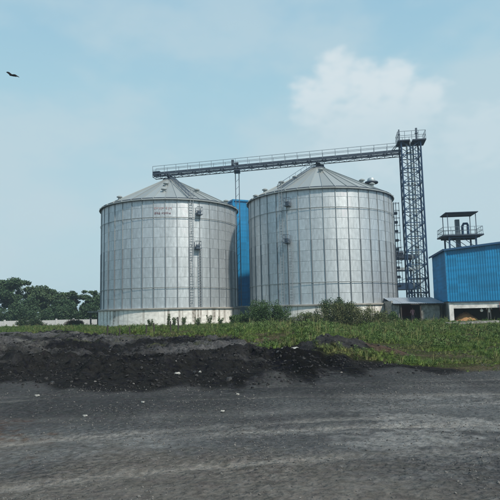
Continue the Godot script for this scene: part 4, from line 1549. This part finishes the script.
# ------------------------------------------------------------------ scene
func _ready():
	rng.seed = 12
	N1.seed = 1; N1.frequency = 0.05; N1.fractal_octaves = 3
	N2.seed = 2; N2.frequency = 0.12; N2.fractal_octaves = 4
	N3.seed = 3; N3.frequency = 0.35; N3.fractal_octaves = 3
	var cam := Camera3D.new()
	cam.name = "camera"
	cam.fov = rad_to_deg(2.0 * atan(250.0 / 570.0))
	cam.far = 4000.0
	add_child(cam)
	cam.position = Vector3(0, 1.7, 0)
	cam.rotation_order = EULER_ORDER_YXZ
	cam.rotation = Vector3(deg_to_rad(6.55), 0, deg_to_rad(-1.22))
	cam.current = true
	var we := WorldEnvironment.new()
	we.name = "world_environment"
	var env := Environment.new()
	env.background_mode = Environment.BG_SKY
	env.sky = build_sky()
	env.tonemap_mode = Environment.TONE_MAPPER_LINEAR
	env.tonemap_exposure = 1.1
	env.sdfgi_enabled = true; env.ssao_enabled = true; env.ssil_enabled = true
	env.fog_enabled = true
	env.fog_density = 0.0005
	env.fog_light_color = Color(0.74, 0.83, 0.88)
	we.environment = env
	add_child(we)
	var sun := DirectionalLight3D.new()
	sun.name = "sun"
	sun.light_energy = 1.35
	sun.light_color = Color(1.0, 0.96, 0.9)
	sun.light_angular_distance = 4.0
	sun.shadow_enabled = true
	add_child(sun)
	var to_sun := Vector3(sin(deg_to_rad(42)) * cos(deg_to_rad(50)), sin(deg_to_rad(50)), cos(deg_to_rad(42)) * cos(deg_to_rad(50)))
	sun.look_at_from_position(to_sun * 100.0, Vector3.ZERO)

	build_materials()
	print("materials")
	build_ground()
	# boundary wall
	var wb := Vector3(-44, 0.3, -100)
	var wall := thing("boundary_wall", "long low whitewashed wall in front of the trees", "wall", wb)
	for i in 17:
		var x := -70.0 + i * 3.0
		var b := MB.new()
		b.box(Vector3(x + 1.5, 0.85, -100), Vector3(2.8, 1.6 - 0.04 * (i % 3), 0.14))
		obj("wall_panel", b, M.wall_white, wall, wb)
		b = MB.new()
		b.box(Vector3(x, 0.95, -100), Vector3(0.25, 1.8, 0.25))
		obj("pillar", b, M.wall_white, wall, wb)
	# silos
	silo(Vector3(-10.75, 0, -76.2), 8.97, "corrugated steel silo with two lines of faded red lettering below its eave", 0.43, true, 15.98, 20.2, 0.62,
		[[0.02, 4.0], [0.03, 6.6], [-0.8, 7.8], [-1.6, 7.9], [0.75, 6.0], [1.35, 7.9], [2.4, 6.0], [-2.4, 6.0], [3.1, 6.0]], 0.0)
	silo(Vector3(9.11, 0, -72.86), 9.14, "corrugated steel silo without lettering, bushes growing at its base", -0.62, false, 16.15, 20.55, 0.6,
		[[0.0, 3.2], [-0.7, 5.2], [-0.95, 6.2], [-1.2, 7.6], [-1.45, 8.3], [0.8, 6.6], [0.95, 7.4], [1.6, 7.8], [2.5, 6.0], [-2.5, 6.0]], 1.40)
	gallery(Vector3(-12.9, 20.95, -76.55), Vector3(19.45, 21.85, -70.95))
	trestle(Vector3(-1.5, 0, -74.6), 20.94)
	tower(Vector3(20.72, 0.6, -71.0), 23.1)
	frame_platform()
	machine_tower()
	blue_shaft()
	stack_vent()
	var bb = blue_building()
	lean_to(bb[0])
	print("buildings")
	# gate frame by the left silo
	var gf := thing("steel_gate_frame", "small dark post frame between white wall and lettered silo", "gate", Vector3(-21.2, 0.6, -77.5))
	for x in [-0.5, 0.45]:
		var b := MB.new()
		b.box(Vector3(x, 0.95, 0), Vector3(0.16, 2.0, 0.16))
		obj("post", b, M.old_wood, gf)
	var lb := MB.new()
	lb.box(Vector3(0.1, 2.02, 0), Vector3(2.0, 0.16, 0.4))
	obj("lintel", lb, M.old_concrete, gf)
	# fence posts
	var fpx := [[-8.3, 33.0, 0.62], [-7.62, 33.2, 0.58], [-7.0, 33.0, 0.6], [-6.05, 33.0, 0.72], [-5.55, 32.7, 0.66], [-4.6, 32.6, 0.8], [-4.1, 32.3, 0.86]]
	for q in fpx:
		var b := MB.new()
		var tl := rng.randf_range(-0.05, 0.05)
		b.tube([Vector3(0, -0.2, 0), Vector3(tl * 0.5, q[2] * 0.5, 0.0), Vector3(tl, q[2], 0.02)], [0.05, 0.048, 0.04], 7)
		var o := obj("fence_post", b, M.old_wood)
		o.position = Vector3(q[0], gh(q[0], -q[1]), -q[1])
		tag(o, "short dark fence post standing in the grass before lettered silo", "post", "fence posts in the grass")
	# people
	person(Vector3(17.62, gh(17.62, -62.7), -62.7), 0.3, "person in pink clothes standing inside the tin-roofed shed", Color(0.42, 0.22, 0.26), Color(0.16, 0.12, 0.14), 0.45)
	var pp: Vector3 = bb[0] + bb[1] * 4.15 + bb[2] * 0.75
	person(Vector3(pp.x, 0.672, pp.z), -0.4, "person in white shirt standing in the dark under the blue store", Color(0.78, 0.78, 0.76), Color(0.22, 0.2, 0.19), 0.6)
	bird(Vector3(-25.75, 28.45, -60.0))
	# trees
	var dg0 := Color(0.028, 0.055, 0.030)
	var dg1 := Color(0.062, 0.105, 0.052)
	var gx0 := Color(0.040, 0.070, 0.038)
	var gx1 := Color(0.085, 0.130, 0.062)
	tree(Vector3(-56.5, 0.3, -116), 11.0, 3.6, 1, "wide dark tree beside the tallest tree, farther along the white wall", dg0, dg1)
	tree(Vector3(-48.6, 0.3, -115), 10.6, 4.0, 2, "tallest dark green dense tree behind the white wall", dg0, dg1)
	tree(Vector3(-43.5, 0.3, -118), 8.6, 3.2, 3, "round mid green tree beside the tallest tree behind wall", gx0, gx1)
	tree(Vector3(-40.8, 0.3, -121), 7.6, 2.8, 4, "low rounded tree between the round tree and the sparse tree", dg0, gx1)
	tree(Vector3(-36.8, 0.3, -119), 8.7, 3.3, 5, "sparse flat-topped tree with open spreading branches", gx0, gx1, true)
	tree(Vector3(-37.6, 0.3, -114), 5.6, 2.8, 6, "short bushy tree below the sparse flat-topped tree", dg0, dg1)
	tree(Vector3(-31.5, 0.3, -116), 6.8, 2.9, 7, "small dark tree beside the lettered silo edge", dg0, dg1)
	tree(Vector3(-26.5, 0.3, -118), 7.2, 2.9, 8, "dark tree half hidden behind the lettered silo", dg0, dg1)
	tree(Vector3(-45.5, 0.3, -113), 5.4, 3.0, 9, "low dark bushy tree in front of the tallest tree", dg0, dg1)
	tree(Vector3(-52.5, 0.3, -112.5), 6.0, 3.0, 10, "low dense tree at the wall beside the tallest tree", dg0, gx1)
	tree(Vector3(-33.8, 0.3, -122), 5.6, 2.8, 11, "low tree filling the gap behind the sparse tree", gx0, gx1)
	tree(Vector3(-29.2, 0.3, -121), 6.4, 2.9, 12, "low tree behind the gate frame, closing the tree line", gx0, gx1)
	for i in 9:
		bush("hedge_shrub", Vector3(-58.0 + i * 4.1, 0.25, -104.5 - (i % 3)), 5.2, [4.2, 3.4, 4.6, 3.8, 4.4, 3.6, 4.2, 4.0, 4.4][i], 2.6, 70 + i, "dark leafy shrub in the hedge row just behind the white wall", dg0, dg1, 0.8, 0.17, "shrub", "hedge shrubs behind the wall")
	print("trees")
	# bushes
	bush("leafy_bush", Vector3(1.75, gh(1.75, -60.5), -60.5), 5.4, 2.6, 2.8, 31, "wide leafy green bush before the gap side of the unlettered silo", Color(0.030, 0.060, 0.024), Color(0.065, 0.115, 0.042))
	bush("leafy_bush", Vector3(-1.4, gh(-1.4, -62.0), -62.0), 2.6, 1.3, 1.6, 32, "low bush growing in front of the blue tower gap", Color(0.04, 0.075, 0.03), Color(0.08, 0.13, 0.05))
	bush("leafy_bush", Vector3(8.9, gh(8.9, -60.5), -60.5), 4.4, 3.25, 2.8, 33, "tall dark green bush against the unlettered silo base", Color(0.020, 0.045, 0.020), Color(0.045, 0.085, 0.034))
	bush("dry_shrub", Vector3(8.1, gh(8.1, -54.0), -54.0), 5.4, 2.2, 2.6, 34, "olive brown twiggy shrub in front of the tall dark bush", Color(0.055, 0.075, 0.032), Color(0.115, 0.120, 0.058), 0.7, 0.07)
	bush("dry_shrub", Vector3(11.4, gh(11.4, -56.0), -56.0), 4.8, 1.8, 2.4, 35, "olive weedy shrub between the dark bush and the tin shed", Color(0.06, 0.085, 0.035), Color(0.12, 0.13, 0.06), 0.6, 0.07)
	bush("leafy_bush", Vector3(14.2, gh(14.2, -60.0), -60.0), 2.8, 1.3, 1.6, 36, "small green bush beside the tin-roofed shed", Color(0.045, 0.085, 0.032), Color(0.09, 0.145, 0.05))
	bush("dry_shrub", Vector3(5.2, gh(5.2, -56.0), -56.0), 3.2, 1.2, 1.8, 37, "low olive shrub between the two big bushes", Color(0.055, 0.085, 0.034), Color(0.11, 0.13, 0.055), 0.6, 0.07)
	bush("leafy_bush", Vector3(-35.5, gh(-35.5, -92.0), -92.0), 4.0, 1.5, 2.0, 38, "dark bush growing in front of the white wall", Color(0.025, 0.045, 0.024), Color(0.05, 0.075, 0.035), 1.0, 0.11)
	bush("dry_shrub", Vector3(-27.0, gh(-27.0, -88.0), -88.0), 2.8, 0.9, 1.6, 39, "low brown shrub near the gate frame before white wall", Color(0.045, 0.035, 0.025), Color(0.075, 0.055, 0.038), 0.8, 0.1)
	# tall weeds at the foot of the lettered silo
	var wp := [[-8.9, 61.5, 1.5], [-8.2, 60.8, 1.1], [-7.3, 62.0, 1.2], [-5.6, 61.0, 1.0], [-4.6, 62.0, 1.2], [-3.4, 60.2, 1.0], [-10.8, 61.4, 0.9]]
	for i in wp.size():
		var q: Array = wp[i]
		weed(Vector3(q[0], gh(q[0], -q[1]), -q[1]), q[2], 50 + i, "tall green weed against the stained base of lettered silo", Color(0.05, 0.085, 0.035), Color(0.10, 0.14, 0.06), "tall weeds at the silo base")
	print("plants")
	build_grass()
	build_stones()
	print("done")
